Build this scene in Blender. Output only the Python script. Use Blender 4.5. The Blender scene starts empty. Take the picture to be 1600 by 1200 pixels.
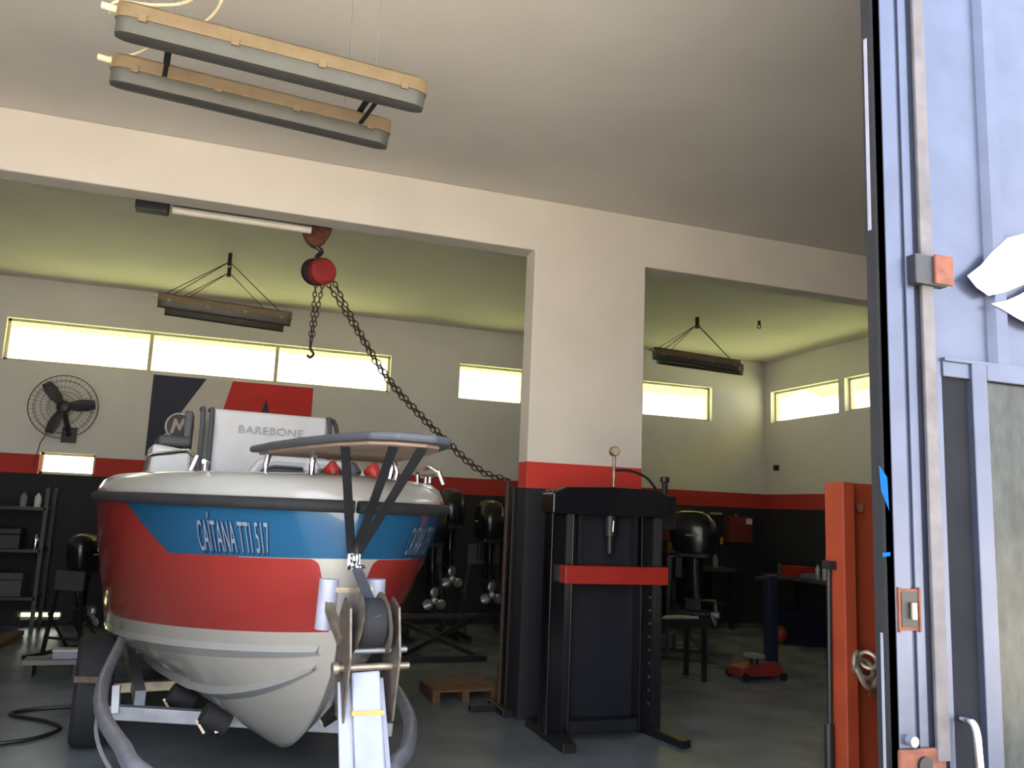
import bpy, math, random
from mathutils import Vector, Matrix
random.seed(7)
S = bpy.context.scene
COL = S.collection
PI = math.pi

# ------------------------------------------------------------------ camera
F = (460*3800-180*360)**.5
_X = Vector((3800, -360, -F)).normalized()
_Y = Vector((-460, -180, -F)).normalized()
_Z = _X.cross(_Y)
R3 = Matrix((_X, _Y, _Z))
EYE = Vector((0, 0, 1.5))
cam_d = bpy.data.cameras.new('camera')
cam_d.sensor_width = 36; cam_d.lens = 36*F/1600; cam_d.clip_start = .05; cam_d.clip_end = 400
cam = bpy.data.objects.new('camera', cam_d); COL.objects.link(cam)
cam.matrix_world = Matrix.Translation(EYE) @ R3.to_4x4()
S.camera = cam

# ------------------------------------------------------------------ world, sun, exposure
w = bpy.data.worlds.new('world'); S.world = w; w.use_nodes = True
nt = w.node_tree; bg = nt.nodes['Background']
tc = nt.nodes.new('ShaderNodeTexCoord'); sp = nt.nodes.new('ShaderNodeSeparateXYZ')
rp = nt.nodes.new('ShaderNodeValToRGB')
rp.color_ramp.elements[0].position = 0.0; rp.color_ramp.elements[0].color = (1.0, .97, .9, 1)
rp.color_ramp.elements[1].position = .8; rp.color_ramp.elements[1].color = (.62, .76, 1.0, 1)
nt.links.new(tc.outputs['Generated'], sp.inputs[0]); nt.links.new(sp.outputs['Z'], rp.inputs[0])
nt.links.new(rp.outputs[0], bg.inputs[0]); bg.inputs[1].default_value = 2.7
sun_d = bpy.data.lights.new('sun', 'SUN'); sun_d.energy = 36; sun_d.angle = .01; sun_d.color = (1, .93, .82)
sun = bpy.data.objects.new('sun', sun_d); COL.objects.link(sun)
sun.rotation_euler = Vector((.35, .75, .9)).to_track_quat('Z', 'Y').to_euler()
sun.location = (6, 8, 12)
S.view_settings.view_transform = 'Standard'; S.view_settings.look = 'None'
S.view_settings.gamma = 1; S.view_settings.exposure = 1.1; S.view_settings.use_curve_mapping = False

# ------------------------------------------------------------------ geometry helpers
def ray(px, py): return R3 @ Vector((px-800, -(py-600), -F))
def P(px, py, ax, v):
    """world point of a feature whose world coordinate on one axis is known"""
    d = ray(px, py); i = 'XYZ'.index(ax); t = (v-EYE[i])/d[i]; return EYE + d*t
def W(px, py, dist):
    d = ray(px, py); h = math.hypot(d.x, d.y)
    # dist is measured along the view's level forward direction
    fw = Vector((ray(800, 600).x, ray(800, 600).y, 0)).normalized()
    return EYE + d*(dist/(d.x*fw.x+d.y*fw.y))

class MB:
    def __init__(s): s.v = []; s.f = []; s.uv = {}; s.mi = {}
    def add(s, vs, fs, M=None, mi=0):
        o = len(s.v)
        s.v += [(M @ Vector(p)) if M else Vector(p) for p in vs]
        for f in fs:
            if mi: s.mi[len(s.f)] = mi
            s.f.append(tuple(i+o for i in f))
        return s
    def box(s, c, d, M=None, rz=0, mi=0):
        hx, hy, hz = d[0]/2, d[1]/2, d[2]/2
        T = Matrix.Translation(c) @ Matrix.Rotation(rz, 4, 'Z')
        if M: T = M @ T
        vs = [(x, y, z) for z in (-hz, hz) for y in (-hy, hy) for x in (-hx, hx)]
        return s.add(vs, [(0, 2, 3, 1), (4, 5, 7, 6), (0, 1, 5, 4), (2, 6, 7, 3), (0, 4, 6, 2), (1, 3, 7, 5)], T, mi)
    def b2(s, a, b, mi=0):
        return s.box([(a[i]+b[i])/2 for i in range(3)], [abs(b[i]-a[i]) for i in range(3)], mi=mi)
    def bar(s, a, b, w, h, up=(0, 0, 1), mi=0):
        a = Vector(a); b = Vector(b); d = b-a; L = d.length; d.normalize()
        u = Vector(up); x = d.cross(u)
        if x.length < 1e-4: x = d.cross(Vector((1, 0, 0)))
        x.normalize(); z = x.cross(d)
        T = Matrix((x, d, z)).transposed().to_4x4(); T.translation = (a+b)/2
        return s.box((0, 0, 0), (w, L, h), T, mi=mi)
    def tube(s, pts, r, n=10, cap=True, mi=0):
        pts = [Vector(p) for p in pts]; rs = r if isinstance(r, (list, tuple)) else [r]*len(pts)
        vs = []; fs = []; prev = None
        for i, p in enumerate(pts):
            t = (pts[min(i+1, len(pts)-1)]-pts[max(i-1, 0)]).normalized()
            if prev is None:
                x = t.cross(Vector((0, 0, 1)))
                if x.length < 1e-3: x = t.cross(Vector((1, 0, 0)))
            else: x = prev - t*prev.dot(t)
            x.normalize(); prev = x; y = t.cross(x)
            for k in range(n):
                a = 2*PI*k/n; vs.append(p + (x*math.cos(a)+y*math.sin(a))*rs[i])
        for i in range(len(pts)-1):
            for k in range(n):
                fs.append((i*n+k, i*n+(k+1) % n, (i+1)*n+(k+1) % n, (i+1)*n+k))
        if cap:
            fs.append(tuple(range(n-1, -1, -1))); fs.append(tuple((len(pts)-1)*n+k for k in range(n)))
        return s.add(vs, fs, mi=mi)
    def cyl(s, a, b, r, n=20, r2=None): return s.tube([a, b], [r, r if r2 is None else r2], n)
    def lathe(s, prof, M=None, n=24):
        vs = []; fs = []
        for (r, z) in prof:
            for k in range(n):
                a = 2*PI*k/n; vs.append((r*math.cos(a), r*math.sin(a), z))
        for i in range(len(prof)-1):
            for k in range(n):
                fs.append((i*n+k, i*n+(k+1) % n, (i+1)*n+(k+1) % n, (i+1)*n+k))
        fs.append(tuple(range(n-1, -1, -1))); fs.append(tuple((len(prof)-1)*n+k for k in range(n)))
        return s.add(vs, fs, M)
    def prism(s, poly, d0, d1, M=None, mi=0):
        """polygon in (x, z), extruded along y from d0 to d1"""
        n = len(poly); vs = [(x, d0, z) for x, z in poly]+[(x, d1, z) for x, z in poly]
        fs = [tuple(range(n)), tuple(range(2*n-1, n-1, -1))]+[(i, (i+1) % n+0, (i+1) % n+n, i+n)[::-1] for i in range(n)]
        return s.add(vs, fs, M, mi)
    def grid(s, rows, closed=False, mi=0):
        n = len(rows[0]); vs = [p for r in rows for p in r]; fs = []
        for i in range(len(rows)-1):
            for k in range(n if closed else n-1):
                fs.append((i*n+k, i*n+(k+1) % n, (i+1)*n+(k+1) % n, (i+1)*n+k))
        return s.add(vs, fs, mi=mi)
    def torus(s, c, Rr, r, M=None, n=40, m=8):
        pts = []
        vs = []; fs = []
        for i in range(n):
            a = 2*PI*i/n
            for k in range(m):
                b = 2*PI*k/m; q = Rr+r*math.cos(b)
                vs.append((q*math.cos(a), q*math.sin(a), r*math.sin(b)))
        for i in range(n):
            for k in range(m):
                fs.append((i*m+k, ((i+1) % n)*m+k, ((i+1) % n)*m+(k+1) % m, i*m+(k+1) % m))
        T = Matrix.Translation(c) @ M if M else Matrix.Translation(c)
        return s.add(vs, fs, T)

def obj(name, mb, m, parent=None, smooth=False, bevel=0, label=None, cat=None, group=None, kind=None, local=False):
    me = bpy.data.meshes.new(name)
    vs = mb.v
    if parent is not None and not local:
        I = parent_world(parent).inverted(); vs = [I @ Vector(p) for p in vs]
    org = Vector((0, 0, 0))
    if parent is None and kind is None and vs and not local:      # a single-mesh thing: origin at its base
        lo = [min(p[i] for p in vs) for i in range(3)]; hi = [max(p[i] for p in vs) for i in range(3)]
        org = Vector(((lo[0]+hi[0])/2, (lo[1]+hi[1])/2, lo[2])); vs = [Vector(p)-org for p in vs]
    me.from_pydata([tuple(p) for p in vs], [], mb.f)
    ms = m if isinstance(m, (list, tuple)) else [m]
    for q in ms: me.materials.append(q)
    for i, k in mb.mi.items(): me.polygons[i].material_index = k
    import bmesh
    bm = bmesh.new(); bm.from_mesh(me); bmesh.ops.recalc_face_normals(bm, faces=bm.faces); bm.to_mesh(me); bm.free()
    if smooth:
        me.polygons.foreach_set('use_smooth', [True]*len(me.polygons))
        try: me.set_sharp_from_angle(angle=math.radians(40))
        except Exception: pass
    o = bpy.data.objects.new(name, me); COL.objects.link(o); o.location = org
    if parent is not None: o.parent = parent
    if bevel:
        b = o.modifiers.new('bevel', 'BEVEL'); b.width = bevel; b.segments = 2; b.limit_method = 'ANGLE'
    tag(o, label, cat, group, kind)
    return o
def parent_world(p):
    M = Matrix.LocRotScale(p.location, p.rotation_euler, p.scale)
    return parent_world(p.parent) @ M if p.parent else M
def tag(o, label=None, cat=None, group=None, kind=None):
    if label: o['label'] = label
    if cat: o['category'] = cat
    if group: o['group'] = group
    if kind: o['kind'] = kind
def thing(name, loc, label=None, cat=None, rz=0, group=None, kind=None):
    o = bpy.data.objects.new(name, None); COL.objects.link(o)
    o.location = loc; o.rotation_euler = (0, 0, rz); o.empty_display_size = .1
    tag(o, label, cat, group, kind); return o
def dup(root, loc, rz, label):
    def cp(o, par):
        c = o.copy(); COL.objects.link(c)
        if par: c.parent = par
        for ch in [q for q in list(COL.objects) if q.parent == o]: cp(ch, c)
        return c
    r = cp(root, None); r.location = loc; r.rotation_euler = (0, 0, rz); r['label'] = label
    return r

# ------------------------------------------------------------------ materials
def lin(c): return tuple(((x/255)/12.92 if x/255 <= .04045 else ((x/255+.055)/1.055)**2.4) for x in c)
def mat(name, c, rough=.6, metal=0, var=.12, scale=6, bump=.0, bscale=40, coat=0, spec=.5, srgb=True):
    m = bpy.data.materials.new(name); m.use_nodes = True; n = m.node_tree.nodes; l = m.node_tree.links
    b = n['Principled BSDF']; c = lin(c) if srgb else c
    t = n.new('ShaderNodeTexCoord')
    ns = n.new('ShaderNodeTexNoise'); ns.inputs['Scale'].default_value = scale; ns.inputs['Detail'].default_value = 5
    l.new(t.outputs['Object'], ns.inputs['Vector'])
    mr = n.new('ShaderNodeMapRange'); mr.inputs['From Min'].default_value = .3; mr.inputs['From Max'].default_value = .7
    mr.inputs['To Min'].default_value = 1-var; mr.inputs['To Max'].default_value = 1+var
    l.new(ns.outputs['Fac'], mr.inputs['Value'])
    vm = n.new('ShaderNodeVectorMath'); vm.operation = 'SCALE'; vm.inputs[0].default_value = c
    l.new(mr.outputs[0], vm.inputs['Scale']); l.new(vm.outputs[0], b.inputs['Base Color'])
    b.inputs['Roughness'].default_value = rough; b.inputs['Metallic'].default_value = metal
    b.inputs['Coat Weight'].default_value = coat; b.inputs['Specular IOR Level'].default_value = spec
    if bump:
        n2 = n.new('ShaderNodeTexNoise'); n2.inputs['Scale'].default_value = bscale; n2.inputs['Detail'].default_value = 4
        l.new(t.outputs['Object'], n2.inputs['Vector'])
        bp = n.new('ShaderNodeBump'); bp.inputs['Strength'].default_value = bump; bp.inputs['Distance'].default_value = .01
        l.new(n2.outputs['Fac'], bp.inputs['Height']); l.new(bp.outputs[0], b.inputs['Normal'])
    return m
M = {}
M['ceil'] = mat('ceiling_paint', (214, 208, 200), .9, var=.05, scale=1.2, bump=.15, bscale=20)
M['floor'] = mat('painted_concrete', (112, 120, 126), .24, var=.22, scale=2.2, bump=.12, bscale=60, spec=.5)
M['ground'] = mat('yard_gravel', (168, 160, 146), .95, var=.2, scale=3, bump=.3)
M['grass'] = mat('sunny_grass', (164, 170, 112), .95, var=.3, scale=5, bump=.4)
M['black'] = mat('black_steel', (26, 26, 29), .45, var=.3, scale=9)
M['blackg'] = mat('black_gloss', (20, 21, 25), .22, var=.2)
M['rubber'] = mat('rubber', (30, 31, 35), .8, var=.2, scale=20, bump=.2)
M['navy'] = mat('dark_navy_steel', (21, 23, 34), .5, var=.25)
M['red'] = mat('red_steel', (160, 42, 34), .4, var=.12)
M['orange'] = mat('orange_red_steel', (140, 56, 31), .5, var=.14, scale=8)
M['rust'] = mat('rusty_steel', (104, 58, 42), .75, var=.4, scale=25, bump=.3)
M['darkrust'] = mat('dark_rusty_chain', (58, 44, 38), .7, var=.4, scale=40)
M['galv'] = mat('galvanised_steel', (138, 142, 152), .42, metal=.55, var=.15, scale=12)
M['zinc'] = mat('zinc_plate', (150, 138, 122), .38, metal=.7, var=.25, scale=20)
M['chrome'] = mat('polished_stainless', (220, 222, 228), .12, metal=1, var=.05)
M['white'] = mat('white_gelcoat', (156, 156, 155), .22, var=.03, coat=.4)
M['whitep'] = mat('white_plastic', (186, 188, 194), .4, var=.05)
M['post'] = mat('pale_painted_steel', (146, 150, 168), .4, var=.1, scale=10)
M['beige'] = mat('dusty_beige_plastic', (116, 99, 74), .7, var=.12, scale=14)
M['lens'] = mat('dusty_grey_diffuser', (70, 70, 66), .5, var=.12, scale=10)
M['cable'] = mat('cream_cable', (205, 192, 160), .6, var=.1)
M['wood'] = mat('rough_wood', (104, 74, 52), .75, var=.3, scale=14, bump=.3)
M['paleteal'] = mat('sky_blue_paint', (38, 120, 190), .4, var=.1)
M['grey'] = mat('grey_paint', (120, 122, 126), .6, var=.12)
M['yellow'] = mat('yellow_plastic', (206, 180, 40), .5)
M['bluep'] = mat('blue_plastic', (18, 24, 46), .5)
M['alu'] = mat('cast_aluminium', (165, 168, 172), .35, metal=.6, var=.15)
M['cushion'] = mat('dark_vinyl', (62, 64, 70), .6, var=.15)
M['underside'] = mat('tan_fibreglass', (150, 128, 112), .7, var=.2, scale=5)
M['darkgrey'] = mat('dark_grey_paint', (66, 68, 76), .6)
M['frame'] = mat('window_aluminium', (196, 186, 150), .5, var=.06)

def wall_mat(name, paint, dark, red, z0=1.705, z1=1.925):
    """wall paint in three bands by height above the floor"""
    m = mat(name, paint, .8, var=.05, scale=1.5, bump=.1, bscale=30); n = m.node_tree.nodes; l = m.node_tree.links
    b = n['Principled BSDF']; src = b.inputs['Base Color'].links[0].from_socket
    g = n.new('ShaderNodeNewGeometry'); s = n.new('ShaderNodeSeparateXYZ'); l.new(g.outputs['Position'], s.inputs[0])
    def step(z):
        q = n.new('ShaderNodeMath'); q.operation = 'GREATER_THAN'; q.inputs[1].default_value = z
        l.new(s.outputs['Z'], q.inputs[0]); return q.outputs[0]
    a = n.new('ShaderNodeMix'); a.data_type = 'RGBA'; a.inputs['A'].default_value = (*lin(dark), 1); a.inputs['B'].default_value = (*lin(red), 1)
    l.new(step(z0), a.inputs['Factor'])
    c = n.new('ShaderNodeMix'); c.data_type = 'RGBA'; l.new(step(z1), c.inputs['Factor'])
    l.new(a.outputs['Result'], c.inputs['A']); l.new(src, c.inputs['B']); l.new(c.outputs['Result'], b.inputs['Base Color'])
    return m
M['wall'] = wall_mat('banded_wall_paint', (212, 210, 208), (32, 33, 38), (176, 48, 42))
M['pillar'] = wall_mat('banded_pillar_paint', (212, 205, 196), (30, 31, 38), (196, 54, 44), 1.685, 1.885)

def glass_mat():
    m = bpy.data.materials.new('clear_glass'); m.use_nodes = True; n = m.node_tree.nodes; l = m.node_tree.links
    n.remove(n['Principled BSDF']); o = n['Material Output']
    t = n.new('ShaderNodeBsdfTransparent'); t.inputs[0].default_value = (.95, .97, .95, 1)
    g = n.new('ShaderNodeBsdfGlossy'); g.inputs['Roughness'].default_value = .05
    x = n.new('ShaderNodeMixShader'); x.inputs[0].default_value = .06
    l.new(t.outputs[0], x.inputs[1]); l.new(g.outputs[0], x.inputs[2]); l.new(x.outputs[0], o.inputs[0]); return m
M['glass'] = glass_mat()
def dirty_glass():
    m = bpy.data.materials.new('grimy_glass'); m.use_nodes = True; n = m.node_tree.nodes; l = m.node_tree.links
    b = n['Principled BSDF']; t = n.new('ShaderNodeTexCoord'); mp = n.new('ShaderNodeMapping')
    mp.inputs['Scale'].default_value = (9, 9, 4); mp.inputs['Rotation'].default_value = (0, .6, 0)
    ns = n.new('ShaderNodeTexNoise'); ns.inputs['Scale'].default_value = 1.6; ns.inputs['Detail'].default_value = 8; ns.inputs['Roughness'].default_value = .7
    l.new(t.outputs['Object'], mp.inputs[0]); l.new(mp.outputs[0], ns.inputs['Vector'])
    r = n.new('ShaderNodeValToRGB'); r.color_ramp.elements[0].position = .35; r.color_ramp.elements[0].color = (*lin((24, 27, 28)), 1)
    r.color_ramp.elements[1].position = .7; r.color_ramp.elements[1].color = (*lin((58, 64, 63)), 1)
    l.new(ns.outputs['Fac'], r.inputs[0]); l.new(r.outputs[0], b.inputs['Base Color'])
    b.inputs['Roughness'].default_value = .2; b.inputs['Specular IOR Level'].default_value = .3
    return m
M['grime'] = dirty_glass()
def awn_mat():
    m = bpy.data.materials.new('yellow_corrugated_fibreglass'); m.use_nodes = True; n = m.node_tree.nodes; l = m.node_tree.links
    n.remove(n['Principled BSDF']); o = n['Material Output']
    d = n.new('ShaderNodeBsdfDiffuse'); d.inputs[0].default_value = (.62, .55, .28, 1)
    t = n.new('ShaderNodeBsdfTranslucent'); t.inputs[0].default_value = (.75, .66, .3, 1)
    x = n.new('ShaderNodeMixShader'); x.inputs[0].default_value = .35
    l.new(d.outputs[0], x.inputs[1]); l.new(t.outputs[0], x.inputs[2]); l.new(x.outputs[0], o.inputs[0]); return m
M['awning'] = awn_mat()

# ------------------------------------------------------------------ the room
XL, XR, YF, YM, YM2, YB, ZC = -4.2, 7.95, 1.9, 5.97, 6.17, 10.9, 3.989
T = .2
obj('floor', MB().b2((XL-T, YF-.4, -.1), (XR+T, YB+T, 0)), M['floor'], kind='structure')
obj('ceiling', MB().b2((XL-T, YF-T, ZC), (XR+T, YB+T, ZC+.15)), M['ceil'], kind='structure')
# back wall with its openings, cut as a grid of solid cells
def holed(axis, c0, c1, u0, u1, holes):
    """solid wall between two faces c0..c1 on an axis with rectangular openings (ua, ub, za, zb)"""
    us = sorted({u0, u1, *[h[0] for h in holes], *[h[1] for h in holes]}); mb = MB()
    for a, b in zip(us, us[1:]):
        cuts = sorted((h[2], h[3]) for h in holes if h[0] < (a+b)/2 < h[1]); z = 0
        for za, zb in cuts+[(ZC, ZC)]:
            if za > z+1e-4:
                if axis == 'Y': mb.b2((a, c0, z), (b, c1, za))
                else: mb.b2((c0, a, z), (c1, b, za))
            z = zb
    return mb
BW = [(-2.50, 2.03, 3.0, 3.50), (2.98, 3.95, 2.99, 3.49), (5.80, 7.0, 2.99, 3.51), (-1.985, -1.40, 1.705, 1.958), (-2.02, -1.56, .06, .165)]
RW = [(9.24, 10.74, 3.02, 3.50), (7.65, 9.12, 3.04, 3.50)]
obj('wall_back', holed('Y', YB, YB+T, XL-T, XR+T, BW), M['wall'], kind='structure')
obj('wall_right', holed('X', XR, XR+T, YF-T, YB, RW), M['wall'], kind='structure')
obj('wall_left', MB().b2((XL-T, YF-T, 0), (XL, YB, ZC)), M['wall'], kind='structure')
obj('wall_front', MB().b2((XL, YF-.1, 3.75), (XR, YF+.1, ZC)).b2((XL, YF-.1, 0), (-2.3, YF+.1, 3.75)).b2((4.6, YF-.1, 0), (XR, YF+.1, 3.75)), M['wall'], kind='structure')
obj('wall_middle', MB().prism([(XL, 0), (XL, ZC), (XR, ZC), (XR, 3.56), (3.19, 3.56), (3.19, 0), (2.205, 0), (2.205, 3.56), (-3.4, 3.56), (-3.4, 0)], YM, YM2), M['pillar'], kind='structure', bevel=.01)

def window(n, axis, u0, u1, z0, z1, mull, depth=(.08, .13)):
    c = YB if axis == 'Y' else XR
    def bb(mb, ua, ub, za, zb, d0=depth[0], d1=depth[1]):
        if axis == 'Y': mb.b2((ua, c+d0, za), (ub, c+d1, zb))
        else: mb.b2((c+d0, ua, za), (c+d1, ub, zb))
        return mb
    w_ = thing('window_%d' % n, ((u0+u1)/2, c+.1, z0) if axis == 'Y' else (c+.1, (u0+u1)/2, z0), kind='structure')
    fr = MB(); t = .03
    bb(fr, u0, u1, z0, z0+t); bb(fr, u0, u1, z1-t, z1); bb(fr, u0, u0+t, z0, z1); bb(fr, u1-t, u1, z0, z1)
    obj('window_frame', fr, M['frame'], w_)
    us = [u0]+mull+[u1]
    for q in mull: obj('mullion', bb(MB(), q-.022, q+.022, z0, z1, .07, .14), M['frame'], w_)
    for a, b in zip(us, us[1:]):
        obj('pane', bb(MB(), a+.02, b-.02, z0+.02, z1-.02, .10, .104), M['glass'], w_)
    return w_
window(1, 'Y', *BW[0], [-.94, .56])
window(2, 'Y', *BW[1], [])
window(3, 'Y', *BW[2], [])
window(4, 'Y', *BW[3], [])
window(5, 'Y', *BW[4], [-1.79])
window(6, 'X', *RW[0], [])
window(7, 'X', *RW[1], [8.4])
def awning(name, axis, u0, u1, zin, zout, reach, label):
    rows = []; n = int((u1-u0)/.02)
    c = (YB if axis == 'Y' else XR)+T+.01
    for d, z in ((0, zin), (reach, zout)):
        r = []
        for i in range(n+1):
            u = u0+(u1-u0)*i/n; zz = z+.018*math.sin(u*2*PI/.09)
            r.append(Vector((u, c+d, zz)) if axis == 'Y' else Vector((c+d, u, zz)))
        rows.append(r)
    o = obj(name, MB().grid(rows), M['awning'], smooth=True, label=label, cat='awning')
    sol = o.modifiers.new('thick', 'SOLIDIFY'); sol.thickness = .004
awning('corrugated_awning', 'Y', -2.8, 4.4, 3.80, 3.60, 1.0, 'yellow corrugated awning sheet outside above the long back window')
awning('corrugated_awning', 'Y', 5.4, 9.0, 3.76, 3.54, 1.0, 'yellow corrugated awning outside above the back window beyond the pillar')
awning('corrugated_awning', 'X', 6.6, 11.0, 3.80, 3.55, 1.0, 'yellow corrugated awning outside above the side windows of the far bay')
obj('ground', MB().b2((-60, -60, -.3), (60, YF-.4, -.03)), M['ground'], kind='structure')
obj('lawn', MB().b2((-60, YB+T, -.3), (60, 90, -.03)).b2((XR+T, YF-.4, -.3), (60, YB+T, -.03)), M['grass'], kind='structure')

# ------------------------------------------------------------------ the boat on its trailer (boat frame: x to port, y aft, origin under the stem)
BO = Vector((.541, 3.484, 0)); BTH = math.radians(7.07); LEN = 5.2
BT = Matrix.Translation(BO) @ Matrix.Rotation(BTH, 4, 'Z')
def bl(x, y, z): return BT @ Vector((x, y, z))
def hb_sheer(s):
    x = min(max(s, 0)/2.5, 1); return .96*(1-(1-x)**2.4)**.60 - .05*max(0, (s-3)/2.2)**2
def hb_chine(s):
    x = min(max(s-.16, 0)/2.9, 1); return .80*(1-(1-x)**2.2)**.85
def z_chine(s): return .88 - .26*min(max(s-.16, 0)/2.6, 1)**.8
def z_keel(s):
    x = min(max(s-.16, 0)/1.25, 1); return .88-.64*(1-(1-x)**2.0)**.75
def hull(v, w, side=1):
    k = LEN*v**1.7; sc = .16+(LEN-.16)*v**1.7
    if w <= 1:
        bx = hb_sheer(k)*(1-w)+hb_chine(sc)*w + math.sin(PI*w)*.02*min(1, k/.5)
        return Vector((side*bx, k+(sc-k)*(w**1.5), 1.49*(1-w)+z_chine(sc)*w))
    e = w-1; bc = hb_chine(sc)
    return Vector((side*bc*(1-e), sc, z_chine(sc)*(1-e)+z_keel(sc)*e - math.sin(PI*e)*.05*min(1, bc*2)))

def paint_mat():
    m = mat('hull_paint', (168, 164, 158), .2, var=.03, coat=.5); n = m.node_tree.nodes; l = m.node_tree.links
    b = n['Principled BSDF']; src = b.inputs['Base Color'].links[0].from_socket
    a = n.new('ShaderNodeAttribute'); a.attribute_name = 'paint'; s = n.new('ShaderNodeSeparateXYZ'); l.new(a.outputs['Vector'], s.inputs[0])
    def mth(op, x, y):
        q = n.new('ShaderNodeMath'); q.operation = op
        for i, t in enumerate((x, y)):
            if isinstance(t, (int, float)): q.inputs[i].default_value = t
            else: l.new(t, q.inputs[i])
        return q.outputs[0]
    v, w_ = s.outputs['X'], s.outputs['Y']
    vmin = mth('SUBTRACT', .083, mth('MULTIPLY', w_, .05))          # edge of the white stem wedge
    redz = mth('MULTIPLY', mth('LESS_THAN', w_, .84), mth('GREATER_THAN', v, vmin))
    # rounded upper corner of the red panel
    dx = mth('SUBTRACT', mth('ADD', vmin, .016), v); dw = mth('SUBTRACT', .40, w_)
    d2 = mth('ADD', mth('POWER', mth('DIVIDE', mth('MAXIMUM', dx, 0), .016), 2), mth('POWER', mth('DIVIDE', mth('MAXIMUM', dw, 0), .052), 2))
    redz = mth('MULTIPLY', redz, mth('MAXIMUM', mth('LESS_THAN', d2, 1), mth('GREATER_THAN', w_, .40)))
    redz = mth('MAXIMUM', redz, mth('MULTIPLY', mth('GREATER_THAN', v, .2), mth('LESS_THAN', w_, .84)))
    blue = mth('MULTIPLY', mth('LESS_THAN', w_, .345), mth('LESS_THAN', v, mth('SUBTRACT', .43, mth('MULTIPLY', w_, .28))))
    m1 = n.new('ShaderNodeMix'); m1.data_type = 'RGBA'; l.new(redz, m1.inputs['Factor']); l.new(src, m1.inputs['A']); m1.inputs['B'].default_value = (*lin((146, 46, 40)), 1)
    m2 = n.new('ShaderNodeMix'); m2.data_type = 'RGBA'; l.new(blue, m2.inputs['Factor']); l.new(m1.outputs['Result'], m2.inputs['A']); m2.inputs['B'].default_value = (*lin((30, 80, 118)), 1)
    l.new(m2.outputs['Result'], b.inputs['Base Color']); return m
boat = thing('motor_boat', BO, 'white, red and blue open motor boat standing on its trailer', 'boat', BTH)
NV, NW = 90, 36
hm = MB(); att = []
for side in (-1, 1):
    rows = []
    for i in range(NV+1):
        r = []
        for j in range(NW+1):
            r.append(BT @ hull(i/NV, 2*j/NW, side)); att.append((i/NV, 2*j/NW, 0))
        rows.append(r)
    hm.grid(rows)
    b0 = len(hm.v)-(NW+1)                           # transom: fan each side to the centre line
    o0 = len(hm.v); hm.v.append(bl(0, LEN, 1.49)); att.append((1, .0, 0))
    for j in range(NW): hm.f.append((b0+j, b0+j+1, o0))
hullo = obj('hull', hm, paint_mat(), boat, smooth=True)
at_ = hullo.data.attributes.new('paint', 'FLOAT_VECTOR', 'POINT')
at_.data.foreach_set('vector', [c for a in att for c in a])
import bmesh
def weld(o, d=.0004):
    bm = bmesh.new(); bm.from_mesh(o.data); bmesh.ops.remove_doubles(bm, verts=bm.verts, dist=d); bmesh.ops.recalc_face_normals(bm, faces=bm.faces); bm.to_mesh(o.data); bm.free()
weld(hullo)
# white moulding above the rub rail, side decks and the open cockpit
vv = [i/60 for i in range(61)]
def ring(side, inset, z):
    out = []
    for v in vv:
        s = LEN*v**1.7; out.append(BT @ Vector((side*max(hb_sheer(s)-inset*min(1, s/.25+.1), 0), s+inset*(1-min(1, s/.6)), z)))
    return out
def inner(side, z):
    out = []
    for v in vv:
        s = LEN*v**1.7
        if s < 1.1: out.append(bl(side*(hb_sheer(1.1)-.26)*(s/1.1), 1.1, z))
        else: out.append(bl(side*(hb_sheer(s)-.26), min(s, LEN-.25), z))
    return out
dm = MB()
for side in (-1, 1):
    dm.grid([ring(side, 0, 1.49), ring(side, .0, 1.535), ring(side, .03, 1.59), ring(side, .075, 1.618), ring(side, .15, 1.628), inner(side, 1.63), inner(side, 1.0)])
    dm.grid([inner(side, 1.0), [bl(0, max(1.1, min(LEN*v**1.7, LEN-.25)), 1.0) for v in vv]])
dm.b2((0, 0, 0), (0, 0, 0)) if False else None
dk = obj('deck', dm, M['white'], boat, smooth=True); weld(dk)
tr = MB().add([bl(-.9, LEN, 1.0), bl(.9, LEN, 1.0), bl(.9, LEN, 1.6), bl(-.9, LEN, 1.6), bl(-.9, LEN-.26, 1.0), bl(.9, LEN-.26, 1.0), bl(.9, LEN-.26, 1.6), bl(-.9, LEN-.26, 1.6)],
              [(0, 1, 2, 3), (4, 7, 6, 5), (3, 2, 6, 7), (0, 3, 7, 4), (1, 5, 6, 2), (0, 4, 5, 1)])
obj('transom', tr, M['white'], boat)
rr = MB()
for side in (-1, 1): rr.tube([BT @ Vector((side*(hb_sheer(LEN*v**1.7)+.008), LEN*v**1.7-.01, 1.492)) for v in vv], .027, 10)
obj('rub_rail', rr, M['rubber'], boat, smooth=True, label='black rubber rub rail')
for side in (-1, 1):
    st = MB(); a = []; b = []; c = []
    for i in range(8, 80):
        v = i/90; a.append(BT @ (hull(v, 1.28, side)+Vector((0, 0, 0)))); b.append(BT @ (hull(v, 1.31, side)+Vector((side*.022, 0, -.02)))); c.append(BT @ hull(v, 1.40, side))
    obj('spray_rail', st.grid([a, b, c]), M['white'], boat, smooth=True)
    st = MB(); a = []; b = []; c = []
    for i in range(6, 86):
        v = i/90; a.append(BT @ hull(v, .93, side)); b.append(BT @ (hull(v, .97, side)+Vector((side*.018, 0, -.004)))); c.append(BT @ hull(v, 1.04, side))
    obj('spray_rail', st.grid([a, b, c]), M['white'], boat, smooth=True)

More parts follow.
